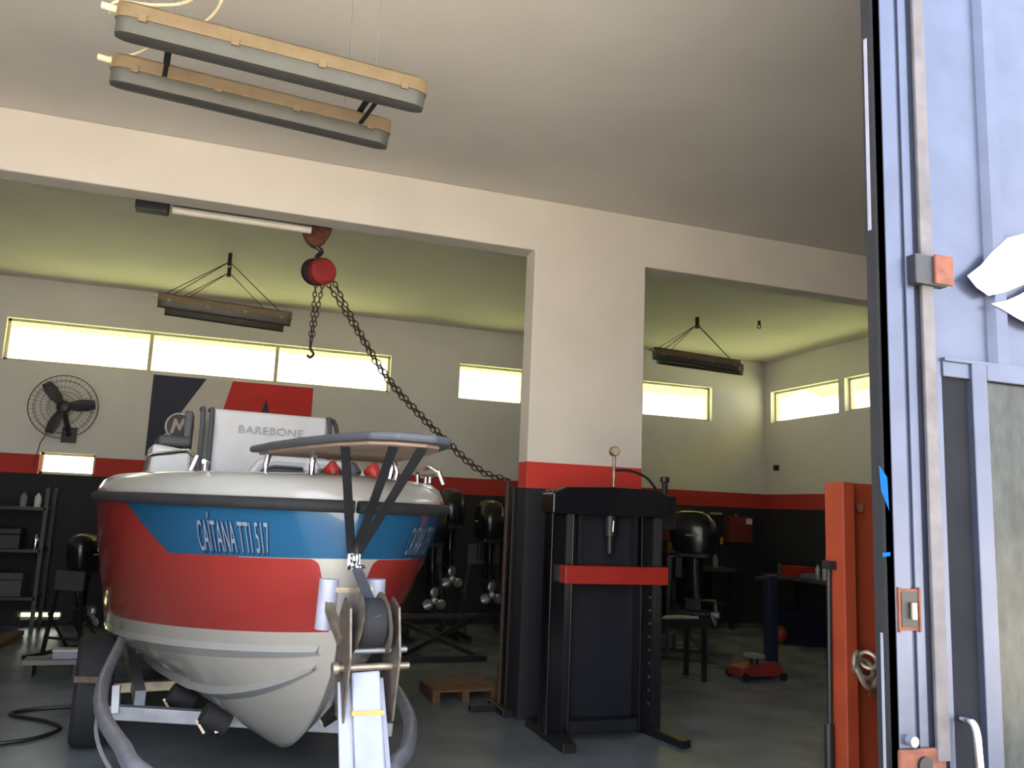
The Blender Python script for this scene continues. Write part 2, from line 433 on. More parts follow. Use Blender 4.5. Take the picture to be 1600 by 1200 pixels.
def text_mesh(s, depth=0, shear=.0, bold=.0):
    c = bpy.data.curves.new('lettering', 'FONT'); c.body = s; c.shear = shear; c.offset = bold; c.resolution_u = 3
    c.size = 1; c.space_character = 1.05; c.extrude = depth
    o = bpy.data.objects.new('lettering', c); COL.objects.link(o); bpy.context.view_layer.update()
    me = bpy.data.meshes.new_from_object(o.evaluated_get(bpy.context.evaluated_depsgraph_get()))
    COL.objects.unlink(o); bpy.data.objects.remove(o); bpy.data.curves.remove(c)
    bm = bmesh.new(); bm.from_mesh(me); bmesh.ops.triangulate(bm, faces=bm.faces)
    bmesh.ops.subdivide_edges(bm, edges=[e for e in bm.edges if e.calc_length() > .25], cuts=2)
    vs = [v.co.copy() for v in bm.verts]; fs = [tuple(q.index for q in f.verts) for f in bm.faces]; bm.free()
    x0 = min(v.x for v in vs); x1 = max(v.x for v in vs)
    return vs, fs, x0, x1
def lettered(name, s, fn, m, parent, shear=0, bold=0, cap=.70):
    vs, fs, x0, x1 = text_mesh(s, shear=shear, bold=bold)
    return obj(name, MB().add([fn((v.x-x0)/(x1-x0), v.y/cap) for v in vs], fs), m, parent)
M['letter'] = mat('pale_blue_grey_vinyl', (120, 134, 156), .5, var=.04)
M['letter_edge'] = mat('dark_blue_vinyl', (24, 44, 74), .5, var=.04)
def on_hull(side, va, vb, off, dv=0, dw=0):
    def fn(x, y):
        v = va+(vb-va)*x+dv; w_ = .315-.20*y+dw; p = hull(v, w_, side)
        a = hull(v+.004, w_, side)-p; b = hull(v, w_+.01, side)-p; n = a.cross(b).normalized()
        if n.x*side < 0: n = -n
        return BT @ (p+n*off)
    return fn
for side, va, vb in ((-1, .262, .142), (1, .15, .262)):
    lettered('lettering', 'CAÍTANA TTI 517', on_hull(side, va, vb, .003, -.0012, .006), M['letter_edge'], boat, shear=.2, bold=.03)
    lettered('lettering', 'CAÍTANA TTI 517', on_hull(side, va, vb, .005), M['letter'], boat, shear=.2, bold=.0)

# bow platform, its struts and the bow eye
half = [(.07, -.70), (.15, -.64), (.22, -.45), (.28, -.15), (.33, .25), (.35, .62)]
poly = [(x, y) for x, y in half]+[(-x, y) for x, y in half[::-1]]
def slab(poly, z0, z1, m, name, bev=.006, par=boat, **k):
    n = len(poly); vs = [bl(x, y, z0) for x, y in poly]+[bl(x, y, z1) for x, y in poly]
    return obj(name, MB().add(vs, [tuple(range(n-1, -1, -1)), tuple(range(n, 2*n))]+[(i, (i+1) % n, (i+1) % n+n, i+n) for i in range(n)]), m, par, bevel=bev, **k)
slab(poly, 1.722, 1.752, M['darkgrey'], 'bow_platform', .012, label='dark grey pointed bow platform')
slab([(x*.88, y*.92+.02) for x, y in poly], 1.712, 1.722, M['underside'], 'platform_underside', 0)
for a in ((-.165, -.38), (-.03, -.54), (.065, -.585)):
    obj('strut', MB().bar(bl(a[0], a[1], 1.715), bl(a[0]*.12+.0, -.05+.0*a[0], 1.31), .034, .012, up=(0, 1, 0)), M['black'], boat, bevel=.003, label='flat black strut')
obj('bow_eye', MB().torus((0, 0, 0), .028, .009, BT @ Matrix.Translation((0, -.045, 1.285)) @ Matrix.Rotation(PI/2, 4, 'Y')).box((0, 0, 0), (.05, .03, .1), BT @ Matrix.Translation((0, -.012, 1.29))), M['chrome'], boat, smooth=True)
obj('shackle', MB().torus((0, 0, 0), .022, .007, BT @ Matrix.Translation((.01, -.065, 1.255))), M['chrome'], boat, smooth=True)
# short stainless rail posts that carry the platform
for (x, y) in ((-.30, .42), (.30, .42), (-.17, .1), (.17, .1)):
    obj('rail_post', MB().tube([bl(x, y, 1.62), bl(x*1.02, y-.01, 1.66), bl(x*.97, y, 1.715)], .013, 10), M['chrome'], boat, smooth=True, label='polished stainless rail post')
for side in (-1, 1):
    obj('mooring_cleat', MB().tube([bl(side*.52, .66, 1.66), bl(side*.55, .55, 1.664)], .010).cyl(bl(side*.53, .62, 1.625), bl(side*.53, .62, 1.66), .009).cyl(bl(side*.54, .585, 1.625), bl(side*.54, .585, 1.66), .009), M['chrome'], boat, smooth=True)
    obj('bow_rail', MB().tube([bl(side*.60, .55, 1.62), bl(side*.58, .56, 1.68), bl(side*.60, .75, 1.715), bl(side*.72, 1.3, 1.715), bl(side*.74, 1.33, 1.70), bl(side*.75, 1.34, 1.62)], .011, 8), M['chrome'], boat, smooth=True)
# console
con = obj('console', MB().add([bl(x, y, z) for (x, y, z) in ((-.34, 2.25, 1.0), (.42, 2.25, 1.0), (.42, 3.0, 1.0), (-.34, 3.0, 1.0), (-.34, 2.32, 2.09), (.42, 2.32, 2.09), (.42, 2.75, 2.05), (-.34, 2.75, 2.05))],
    [(3, 2, 1, 0), (4, 5, 6, 7), (0, 1, 5, 4), (1, 2, 6, 5), (2, 3, 7, 6), (3, 0, 4, 7)]), M['whitep'], boat, bevel=.02, label='white steering console')
for x in (-.40, -.345, .425, .475):
    obj('console_rail', MB().tube([bl(x, 2.22, 1.0), bl(x, 2.26, 1.98), bl(x, 2.3, 2.08 if x < .45 else 2.03), bl(x, 2.4, 2.08)], .016, 8), M['darkgrey'], con if False else boat, smooth=True, label='dark console grab rail')
obj('side_screen', MB().bar(bl(-.46, 2.5, 1.0), bl(-.46, 2.5, 2.06), .05, .3, up=(0, 1, 0)), M['cushion'], boat, bevel=.01)
lettered('lettering', 'BAREBONE', lambda x, y: bl(-.17+.42*x, 2.303+.006-.0+ (-.012), 1.94+.05*y), mat('grey_print', (146, 150, 160), .5), boat, bold=0)
obj('side_locker', MB().add([bl(x, y, z) for (x, y, z) in ((-.72, 2.2, 1.0), (-.45, 2.2, 1.0), (-.45, 2.8, 1.0), (-.72, 2.8, 1.0), (-.68, 2.26, 1.83), (-.45, 2.26, 1.80), (-.45, 2.8, 1.80), (-.68, 2.8, 1.83))],
    [(3, 2, 1, 0), (4, 5, 6, 7), (0, 1, 5, 4), (1, 2, 6, 5), (2, 3, 7, 6), (3, 0, 4, 7)]), M['whitep'], boat, bevel=.02)
obj('seat_cushion', MB().box((0, 0, 0), (.2, .4, .07), BT @ Matrix.Translation((-.55, 2.5, 1.855))), M['cushion'], boat, bevel=.02)
# forward console seat: white surround with a dark front
obj('forward_seat', MB().tube([bl(-.15, 1.72, 1.0), bl(-.15, 1.72, 1.66), bl(-.11, 1.72, 1.715), bl(-.03, 1.72, 1.74), bl(.44, 1.72, 1.73), bl(.50, 1.72, 1.70), bl(.52, 1.72, 1.0)], .035, 8), M['whitep'], boat, smooth=True)
obj('seat_back', MB().b2((-.1, 1.74, 1.0), (.48, 1.80, 1.70)) if False else MB().box((0, 0, 0), (.62, .06, .70), BT @ Matrix.Translation((.18, 1.77, 1.36))), M['cushion'], boat, bevel=.01, label='dark vinyl seat back')
# outboard of the boat itself, seen only from the side
oc = obj('outboard_cowl', MB().lathe([(.05, 0), (.2, .03), (.23, .15), (.22, .38), (.15, .5), (.03, .53)], BT @ Matrix.Translation((0, LEN+.32, 1.25)) @ Matrix.Diagonal((.8, 1.25, 1, 1)), 20), M['blackg'], boat, smooth=True)
obj('outboard_leg', MB().bar(bl(0, LEN+.28, 1.3), bl(0, LEN+.32, .62), .12, .26, up=(0, 1, 0)).bar(bl(0, LEN+.05, .7), bl(0, LEN+.6, .68), .09, .1), M['blackg'], boat, bevel=.02)
obj('outboard_bracket', MB().box((0, 0, 0), (.28, .2, .4), BT @ Matrix.Translation((0, LEN+.1, 1.3))), M['black'], boat, bevel=.01)

# bundles on the foredeck
def bundle(x, y, z, c, label, sc=1):
    mb = MB(); rows = []
    for i in range(7):
        t = i/6; r = []
        for k in range(12):
            a = 2*PI*k/12; q = math.sin(PI*(t*.86+.07))*(1+.18*math.sin(3*a+i))
            r.append(bl(x+(t-.5)*.09*sc, y+math.cos(a)*.055*q*sc, z+.04*sc+math.sin(a)*.045*q*sc))
        rows.append(r)
    mb.grid(rows, True); n = len(mb.v); mb.f += [tuple(range(12)), tuple(range(n-12, n))]
    return obj('rope_bundle', mb, c, smooth=True, label=label, cat='rope')
bundle(.13, .95, 1.635, M['red'], 'small red bundle on the white foredeck beneath the bow platform', 1)
bundle(.36, .98, 1.635, M['red'], 'red bundle on the foredeck nearest the stainless rail', 1.1)
bundle(.245, .97, 1.635, M['cushion'], 'dark rolled bundle between two red ones on the foredeck')
bundle(.02, .93, 1.635, M['whitep'], 'white rolled bundle on the foredeck beside the red one')

# ------------------------------------------------------------------ trailer
trl = thing('boat_trailer', bl(0, .5, 0), 'galvanised boat trailer with winch post and curved side rails beneath the boat', 'trailer', BTH)
def TM(x, y, z, *rots):
    m = BT @ Matrix.Translation((x, y, z))
    for a, ax in rots: m = m @ Matrix.Rotation(a, 4, ax)
    return m
obj('drawbar', MB().bar(bl(0, -.40, .42), bl(0, -2.0, .42), .10, .08), M['galv'], trl, bevel=.006)
obj('coupling', MB().cyl(bl(0, -1.98, .44), bl(0, -2.22, .44), .045, 16, .035).box((0, 0, 0), (.05, .16, .04), TM(0, -2.05, .50)), M['zinc'], trl, smooth=True)
jw = obj('jockey_wheel', MB().cyl(bl(.12, -1.7, .12), bl(.12, -1.7, .62), .024, 14).cyl(bl(.10, -1.66, .10), bl(.14, -1.66, .10), .099, 20), M['galv'], trl, smooth=True)
lft = [W(232, 1215, 2.95), W(190, 1165, 3.3), W(164, 1125, 3.68), W(157, 1090, 4.07), W(165, 1055, 4.55), W(184, 1015, 4.95), W(205, 975, 5.3), W(222, 950, 5.7)]
rgt = [W(616, 1215, 3.09), W(636, 1170, 3.45), W(641, 1130, 3.85), W(630, 1098, 4.25), W(612, 1072, 4.65), W(585, 1050, 5.2)]
def smooth_path(pts, n=6):
    out = []
    for i in range(len(pts)-1):
        p0, p1, p2, p3 = pts[max(i-1, 0)], pts[i], pts[i+1], pts[min(i+2, len(pts)-1)]
        for k in range(n):
            t = k/n
            out.append(.5*((2*p1)+(p2-p0)*t+(2*p0-5*p1+4*p2-p3)*t*t+(3*p1-p0-3*p2+p3)*t**3))
    return out+[pts[-1]]
obj('side_rail', MB().tube(smooth_path([bl(-.04, -.95, .44), bl(-.3, -.8, .46)]+lft), .031, 12), M['galv'], trl, smooth=True)
obj('side_rail', MB().tube(smooth_path([bl(.04, -.95, .44), bl(.2, -.7, .46)]+rgt), .031, 12), M['galv'], trl, smooth=True)
obj('brake_cable', MB().tube(smooth_path([W(155, 1105, 3.95), W(150, 1140, 3.55), W(158, 1175, 3.3), W(178, 1212, 3.1)]), .008, 6), M['grey'], trl, smooth=True)
for sx in (-1, 1):
    obj('chassis_rail', MB().bar(bl(sx*.62, 1.95, .36), bl(sx*.62, 4.6, .36), .06, .09), M['galv'], trl, bevel=.004)
obj('crossbeam', MB().bar(W(172, 1112, 4.6), W(640, 1150, 4.0) if False else bl(.62, 1.15, .30), .06, .07), M['galv'], trl, bevel=.004)
obj('crossbeam_bracket', MB().bar(W(180, 1115, 4.58), W(182, 1070, 4.6), .04, .05, up=(0, 1, 0)), M['galv'], trl, bevel=.003)
obj('axle', MB().bar(bl(-.80, 2.45, .33), bl(.80, 2.45, .33), .06, .06), M['zinc'], trl, bevel=.004)
obj('crossbeam', MB().bar(bl(-.62, 3.9, .33), bl(.62, 3.9, .33), .06, .07), M['galv'], trl)
for k, (x, y) in enumerate(((-.30, 1.25), (-.42, 1.75), (.30, 1.25), (.42, 1.75), (0, 2.6), (0, 3.6))):
    z = .50 if abs(x) > .1 else .17
    rz = .5*(1 if x < 0 else -1) if x else 0
    if x: z = (z_chine(y)*abs(x)/hb_chine(y) + z_keel(y)*(1-abs(x)/hb_chine(y))) - .13
    r_ = obj('keel_roller', MB().cyl(TM(x, y, z, (rz, 'Y')) @ Vector((-.07, 0, 0)), TM(x, y, z, (rz, 'Y')) @ Vector((.07, 0, 0)), .055, 16), M['rubber'], trl, smooth=True, label='black rubber hull roller')
    obj('roller_arm', MB().bar(bl(x, y, z), bl(x*1.1+.05, y-.02, .33), .035, .03, up=(0, 1, 0)).bar(bl(x-.09, y, z), bl(x-.05, y-.02, .33), .012, .03, up=(0, 1, 0)), M['zinc'], trl)
def wheel(side):
    c = (side*.86, 2.45, .325)
    Mx = TM(*c, (PI/2, 'Y'))
    t_ = obj('wheel', MB().lathe([(.19, -.09), (.29, -.105), (.318, -.085), (.325, -.03), (.325, .03), (.318, .085), (.29, .105), (.19, .09)], Mx, 36), M['rubber'], trl, smooth=True, label='black rubber tyre')
    obj('wheel_rim', MB().lathe([(.02, -.06), (.16, -.05), (.19, -.085), (.20, .085), (.16, .05), (.05, .07)], Mx, 24), M['galv'], t_, smooth=True) if False else obj('wheel_rim', MB().lathe([(.01, -.07), (.15, -.06), (.192, -.092), (.192, .092), (.15, .06), (.01, .07)], Mx, 24), M['galv'], t_, smooth=True)
wheel(-1); wheel(1)
obj('fender_bracket', MB().bar(W(118, 1061, 5.0), W(172, 1063, 4.95), .03, .035), M['zinc'], trl, bevel=.003)
# winch post
px_, pz = -.025, .86
obj('winch_post', MB().bar(bl(px_+.012, -.50, .44), bl(px_+.012, -.31, pz+.03), .105, .07, up=(0, 1, 0)), M['post'], trl, bevel=.008, label='pale painted winch post')
obj('winch_post_flange', MB().bar(bl(px_-.07, -.50, .44), bl(px_-.058, -.30, pz), .05, .02, up=(0, 1, 0)), M['post'], trl, bevel=.003)
obj('winch_post_flange', MB().bar(bl(px_+.088, -.48, .44), bl(px_+.082, -.28, pz), .02, .05, up=(0, 1, 0)), M['post'], trl, bevel=.003)
a, b = bl(px_+.012, -.50, .44), bl(px_+.012, -.31, pz+.03)
c_ = a.lerp(b, .72)
obj('rubber_band', MB().bar(c_-Vector((0, 0, .006)), c_+Vector((0, .002, .010)), .115, .082, up=(0, 1, 0)), mat('amber_band', (206, 150, 84), .6), trl, label='amber band round the winch post')
wc = Vector((px_+.02, -.30, 1.07)); M['zincd'] = mat('worn_zinc', (104, 95, 88), .5, metal=.5, var=.35, scale=25)
for sx in (-1, 1):
    ps = [(-.03, pz-.13), (.07, pz-.12), (.12, pz+.06), (.11, pz+.23), (.05, pz+.30), (-.03, pz+.27), (-.07, pz+.10)]
    x0 = wc.x+sx*.092
    n = len(ps); vs = [bl(x0-.004, -.34+y, z) for y, z in ps]+[bl(x0+.004, -.34+y, z) for y, z in ps]
    obj('winch_side_plate', MB().add(vs, [tuple(range(n)), tuple(range(2*n-1, n-1, -1))]+[(i, i+n, (i+1) % n+n, (i+1) % n) for i in range(n)]), M['zincd'], trl)
    obj('drum_flange', MB().lathe([(.02, -.003), (.108, -.003), (.112, 0), (.108, .003), (.02, .003)], TM(wc.x+sx*.055, wc.y, wc.z, (PI/2-sx*.12, 'Y')), 32), M['zincd'], trl, smooth=True)
obj('strap_roll', MB().lathe([(.02, -.045), (.085, -.045), (.09, -.03), (.09, .03), (.085, .045), (.02, .045)], TM(wc.x, wc.y, wc.z, (PI/2, 'Y')), 32), M['rubber'], trl, smooth=True, label='dark webbing wound on the winch drum')
obj('winch_shaft', MB().cyl(bl(wc.x-.09, -.31, wc.z-.10), bl(wc.x+.15, -.31, wc.z-.10), .011, 12), M['galv'], trl, smooth=True)
obj('winch_shaft', MB().cyl(bl(wc.x-.13, -.33, wc.z-.155), bl(wc.x+.155, -.33, wc.z-.155), .013, 12).cyl(bl(wc.x-.135, -.33, wc.z-.155), bl(wc.x-.115, -.33, wc.z-.155), .022, 12), M['zinc'], trl, smooth=True)
obj('winch_strap', MB().bar(bl(wc.x+.0, wc.y-.085, wc.z+.03), bl(.0, -.075, 1.25), .04, .004, up=(0, 1, 0)), M['darkgrey'], trl, label='dark grey winch strap up to the bow eye')
for sx, dx in ((-1, -.115), (1, .085)):
    obj('bow_snubber', MB().cyl(bl(wc.x+dx, -.10, 1.02), bl(wc.x+dx*.95, -.10, 1.21), .038, 16), M['post'], trl, smooth=True, label='pale bow snubber roller')
    obj('snubber_arm', MB().bar(bl(wc.x+dx, -.12, 1.12), bl(wc.x+dx*.8, -.28, 1.0), .03, .03), M['zinc'], trl)
obj('snubber_arm', MB().bar(bl(wc.x-.115, -.12, 1.17), bl(wc.x+.085, -.12, 1.17), .02, .02), M['zinc'], trl)

# ------------------------------------------------------------------ steel gate leaf at the front, with its wicket window
M['gate'] = mat('scuffed_gate_paint', (80, 86, 106), .3, metal=.6, var=.1, scale=7, bump=.05, bscale=30)
M['gatedark'] = mat('edge_shade_dark_steel', (38, 39, 46), .5, var=.2)  # dark steel; on the leaf edge its shade is put into the colour
M['bluetape'] = mat('blue_tape', (20, 110, 190), .5)
G = 1.8
GX0, GX1, GZ0, GZ1 = 1.724, 4.56, .03, 3.72
gate = thing('door_1', (GX0, G+.03, 0), kind='structure')
def gp(name, mb, m, **k): return obj(name, mb, m, k.pop('par', gate), **k)
gp('edge_plate', MB().b2((GX0, G+.004, GZ0), (GX0+.006, G+.062, GZ1)), M['gatedark'])
gp('door_stile', MB().b2((GX0, G, GZ0), (1.777, G+.03, GZ1)).b2((1.777, G+.008, GZ0), (1.792, G+.03, GZ1)).b2((1.792, G, GZ0), (1.822, G+.03, GZ1)).b2((1.822, G+.010, GZ0), (1.90, G+.03, GZ1)), M['gate'], bevel=.002)
gp('edge_seal', MB().b2((GX0-.008, G+.03, GZ0), (GX0+.0, G+.068, GZ1)), M['rubber'], label='black rubber edge seal')
gp('edge_light_streak', MB().b2((GX0-.011, G+.045, 2.35), (GX0-.008, G+.056, 2.95)).b2((GX0-.011, G+.040, .75), (GX0-.008, G+.047, 1.22)), M['post'], label='pale painted light streak on the edge seal')  # pale strips put a streak of light onto the dark seal
gp('lock_rod', MB().bar((1.856, G-.010, .9), (1.856, G-.010, 3.3), .042, .012, up=(0, 1, 0)), mat('worn_rod_paint', (84, 80, 84), .55, var=.3, scale=12, bump=.2), bevel=.003, label='worn grey vertical lock rod')
gp('rod_keeper', MB().b2((1.80, G-.030, 2.185), (1.915, G+.0, 2.272)), M['gatedark'], bevel=.004)
gp('keeper_plate', MB().b2((1.862, G-.040, 2.188), (1.928, G-.030, 2.275)), M['rust'], bevel=.003, label='rusty keeper plate')
# sheets and ridges (the wicket sits below 1.99)
WZ = 1.985
gp('door_sheet', MB().b2((1.90, G+.012, WZ), (2.10, G+.018, GZ1)).b2((2.10, G+.012, WZ), (2.165, G+.018, GZ1)), M['gate'])
gp('door_sheet', MB().b2((2.165, G+.012, WZ), (GX1, G+.018, GZ1)), M['gate'])
for x in (2.137, 2.62, 3.10, 3.58, 4.06):
    gp('door_ridge', MB().prism([(x-.03, WZ), (x-.03, GZ1), (x+.03, GZ1), (x+.03, WZ)], G+.000, G+.014), M['gate'], bevel=.004) if x > 2.2 else \
    gp('door_ridge', MB().add([(x-.034, G+.012, WZ), (x-.022, G+.034, WZ), (x+.022, G+.034, WZ), (x+.034, G+.012, WZ), (x-.034, G+.012, GZ1), (x-.022, G-.012, GZ1), (x+.022, G-.012, GZ1), (x+.034, G+.012, GZ1), (x-.022, G-.012, WZ), (x+.022, G-.012, WZ)],
        [(0, 8, 5, 4), (8, 9, 6, 5), (9, 3, 7, 6), (0, 3, 9, 8)]), M['gate'])
gp('top_rail', MB().b2((GX0, G+.03, GZ1-.08), (GX1, G+.06, GZ1)).b2((GX0, G+.03, GZ0), (GX1, G+.06, GZ0+.08)).b2((GX1-.06, G+.018, GZ0), (GX1, G+.06, GZ1)), M['gatedark'])
# wicket door frame, dark reveal, sash and grimy pane
gp('wicket_lintel', MB().b2((1.905, G-.012, WZ-.055), (GX1, G+.02, WZ)).b2((1.905, G-.012, WZ-.012), (GX1, G-.02, WZ)), M['gate'], bevel=.003)
gp('wicket_jamb', MB().b2((1.885, G-.006, GZ0), (1.905, G+.03, WZ)), M['gate'], bevel=.002)
gp('wicket_reveal', MB().b2((1.905, G+.002, GZ0), (2.004, G+.03, WZ-.012)), mat('matt_dark_tone', (34, 35, 40), .9, spec=.08), label='dark wicket reveal')  # matt near-black strip between jamb and sash
sash = gp('wicket_sash', MB().b2((2.004, G-.02, GZ0), (2.060, G+.025, WZ-.01)).b2((2.060, G-.02, GZ0), (2.90, G+.025, .25)).b2((2.060, G-.02, WZ-.055), (2.90, G+.025, WZ-.01)).b2((2.84, G-.02, GZ0), (2.90, G+.025, WZ-.01)), M['gate'], bevel=.003)
gp('glazing_bead', MB().b2((2.060, G-.008, .25), (2.072, G+.01, WZ-.055)), M['galv'])
gp('glass_pane', MB().b2((2.06, G+.0, .25), (2.84, G+.006, WZ-.055)), M['grime'], label='grimy reflective pane')
gp('infill_panel', MB().b2((2.90, G+.0, GZ0), (GX1, G+.018, WZ-.055)), M['gate'])
hd = gp('handle', MB().tube(smooth_path([Vector((1.925, G-.01, 1.005)), Vector((1.928, G-.045, .995)), Vector((1.929, G-.055, .93)), Vector((1.929, G-.055, .82)), Vector((1.928, G-.01, .79))]), [.011]*25, 10), M['chrome'], smooth=True, label='polished pull handle')
gp('latch_recess', MB().b2((1.73, G-.004, 1.232), (1.797, G+.0, 1.34)).b2((1.726, G-.008, 1.228), (1.732, G, 1.344)).b2((1.795, G-.008, 1.228), (1.801, G, 1.344)), M['rust'], label='rusty latch box')
gp('latch_cavity', MB().b2((1.738, G-.006, 1.242), (1.79, G-.003, 1.332)), M['black'])
gp('latch_bolt', MB().cyl((1.772, G-.012, 1.262), (1.772, G-.012, 1.305), .009, 12), M['zinc'], smooth=True)
gp('lock_plate', MB().b2((1.712, G-.012, .84), (1.868, G, .935)), M['rust'], bevel=.006, label='chipped rusty lock plate')
gp('lock_cylinder', MB().cyl((1.79, G-.02, .895), (1.79, G, .895), .022, 16), M['black'], smooth=True)
gp('lock_bolt', MB().cyl((1.755, G-.02, .955), (1.755, G, .955), .014, 14), M['galv'], smooth=True)
gp('blue_tape', MB().add([(GX0-.012, G+.006, 1.635), (GX0-.012, G+.035, 1.67), (GX0-.012, G+.03, 1.60), (GX0-.012, G+.002, 1.545)], [(0, 1, 2, 3)]), M['bluetape'], label='torn blue tape scrap')
gp('blue_tape', MB().add([(GX0-.012, G+.002, 1.435), (GX0-.012, G+.03, 1.432), (GX0-.012, G+.03, 1.42), (GX0-.012, G+.002, 1.425)], [(0, 1, 2, 3)]), M['bluetape'], label='thin blue tape scrap')
# two flat white leaf-shaped pieces set on the sheet, carrying on out of the frame
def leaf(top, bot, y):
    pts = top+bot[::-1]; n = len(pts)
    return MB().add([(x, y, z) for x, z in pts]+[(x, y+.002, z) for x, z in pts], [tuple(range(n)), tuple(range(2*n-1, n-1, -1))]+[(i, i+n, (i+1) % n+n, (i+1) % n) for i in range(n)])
M['flat_white'] = mat('flat_white', (250, 250, 252), .3, var=.0)
gp('white_leaf_shape', leaf([(2.006, 2.236), (2.06, 2.275), (2.11, 2.325), (2.17, 2.375), (2.24, 2.40), (2.34, 2.41)], [(2.006, 2.236), (2.04, 2.205), (2.085, 2.186), (2.15, 2.205), (2.24, 2.245), (2.34, 2.33)], G-.016), M['flat_white'], label='white curved leaf shape')
gp('white_leaf_shape', leaf([(2.095, 2.163), (2.15, 2.178), (2.21, 2.205), (2.26, 2.235), (2.36, 2.30)], [(2.095, 2.163), (2.14, 2.150), (2.19, 2.132), (2.26, 2.112), (2.36, 2.11)], G-.016), M['flat_white'], label='white curved leaf shape')

# ------------------------------------------------------------------ sealed batten lights
def batten(p, q, label, hook=None, old=False, group='batten lights hung from the ceiling'):
    p, q = Vector(p), Vector(q); c = (p+q)/2; L = (q-p).length; d = (q-p).normalized()
    rz = math.atan2(d.y, d.x)
    t = thing('batten_light', c, label, 'light', rz, group)
    y_ = Vector((-math.sin(rz), math.cos(rz), 0)); z_ = d.cross(y_)
    T_ = Matrix((d, y_, z_)).transposed().to_4x4(); T_.translation = c
    def ends(prof, h):
        rows = [[T_ @ Vector((x, y*k, z)) for y, z in prof] for x, k in ((-h, .55), (-h+.02, .85), (-h+.05, 1), (h-.05, 1), (h-.02, .85), (h, .55))]
        mb = MB().grid(rows, True); n = len(prof); m_ = len(mb.v); mb.f += [tuple(range(n)), tuple(range(m_-n, m_))]
        return mb
    obj('housing', ends([(-.060, .030), (-.054, .085), (-.03, .105), (.03, .105), (.054, .085), (.060, .030)], L/2), M['beige'], t, smooth=True)
    obj('diffuser', ends([(-.058, .030), (-.057, .0), (-.042, -.030), (0, -.038), (.042, -.030), (.057, .0), (.058, .030)], L/2-.004), M['lens'], t, smooth=True)
    obj('gasket', ends([(-.063, .026), (-.063, .033), (.063, .033), (.063, .026)], L/2+.003), M['beige'], t)
    for i in range(4):
        x = -L/2+.1+(L-.2)*i/3
        for sy in (-1, 1):
            obj('clip', MB().box((x, sy*.063, .030), (.030, .009, .03), T_), M['beige'] if not old else M['grey'], t)
    obj('cable_gland', MB().cyl(T_ @ Vector((-L/2+.02, 0, .07)), T_ @ Vector((-L/2-.06, 0, .075)), .015, 12), M['cable'], t, smooth=True)
    if hook is None:
        for x in (-L/2+.22, L/2-.22):
            a = T_ @ Vector((x, 0, .10)); obj('hanging_wire', MB().cyl(a, Vector((a.x, a.y, ZC)), .0015, 6), M['galv'], t)
    else:
        for x in (-L/2+.05, -L/2+.12, L/2-.12): obj('hanging_wire', MB().cyl(T_ @ Vector((x, 0, .10)), Vector(hook), .004, 6), M['black'], t)
        obj('ceiling_hook', MB().cyl(Vector(hook)-Vector((0, 0, .05)), (hook[0], hook[1], ZC), .02, 8), M['black'], t)
    return t
p1, q1 = P(180, 42, 'Z', 3.30), P(662, 163, 'Z', 3.23)
f1 = batten(p1, q1, 'dusty sealed batten light hanging nearest the entrance, with cream cables looping above it')
p2, q2 = P(172, 119, 'Z', 3.30), P(606, 222, 'Z', 3.24)
f2 = batten(p2, q2, 'dusty sealed batten light of the close pair, on the side towards the beam')
for t_ in (.16, .86):
    a_, b_ = p1.lerp(q1, t_), p2.lerp(q2, t_+.02)
    obj('link_bar', MB().bar(a_+Vector((0, .03, .108)), b_+Vector((0, -.03, .108)), .028, .006), M['black'], f1)
    obj('link_bar', MB().bar(a_+Vector((0, .06, .03)), b_+Vector((0, -.06, .03)), .02, .006), M['black'], f1)
cb = thing('light_cable', (-.6, 3.4, 3.35), 'cream cable looping up to the ceiling from the nearest batten light', 'cable')
obj('cable_run', MB().tube(smooth_path([W(172, 20, 3.35), W(182, 3, 3.3), W(240, 8, 3.35), W(290, 4, 3.4), W(330, -20, 3.5), Vector((.1, 3.5, ZC))]), .008, 8), M['cable'], cb, smooth=True)
obj('cable_run', MB().tube(smooth_path([W(316, 38, 3.45), W(336, 20, 3.4), W(347, -2, 3.35), W(350, -30, 3.35)]+[Vector((.2, 3.2, ZC))]), .007, 8), M['cable'], cb, smooth=True)
obj('link_cable', MB().tube(smooth_path([W(168, 90, 3.75), W(200, 87, 3.72), W(222, 80, 3.7), W(238, 70, 3.65), W(245, 60, 3.6)]), .006, 8), M['cable'], f2, smooth=True)
batten((-.70, 8.32, 3.30), (.53, 8.36, 3.26), 'batten light hanging before the long back window, nearer the entrance', hook=(-.10, 8.72, 3.9), old=True)
batten((-.68, 8.95, 3.36), (.50, 8.99, 3.32), 'batten light hanging close behind another before the long back window', hook=(-.10, 9.15, 3.9), old=True)
batten((4.50, 8.20, 3.30), (5.66, 8.24, 3.27), 'batten light in the far bay beyond the pillar, nearer the entrance', hook=(5.44, 8.80, 3.9), old=True)
batten((4.75, 8.55, 3.33), (5.95, 8.60, 3.31), 'batten light in the far bay beyond the pillar, nearer the windows', hook=(5.44, 8.82, 3.9), old=True)
obj('ceiling_hook', MB().cyl((6.2, 8.6, ZC), (6.2, 8.6, ZC-.05), .02, 10).torus((6.2, 8.6, ZC-.07), .025, .006, Matrix.Rotation(PI/2, 4, 'X')), M['black'], smooth=True, label='small black ceiling hook in the far bay near the side windows', cat='hook')
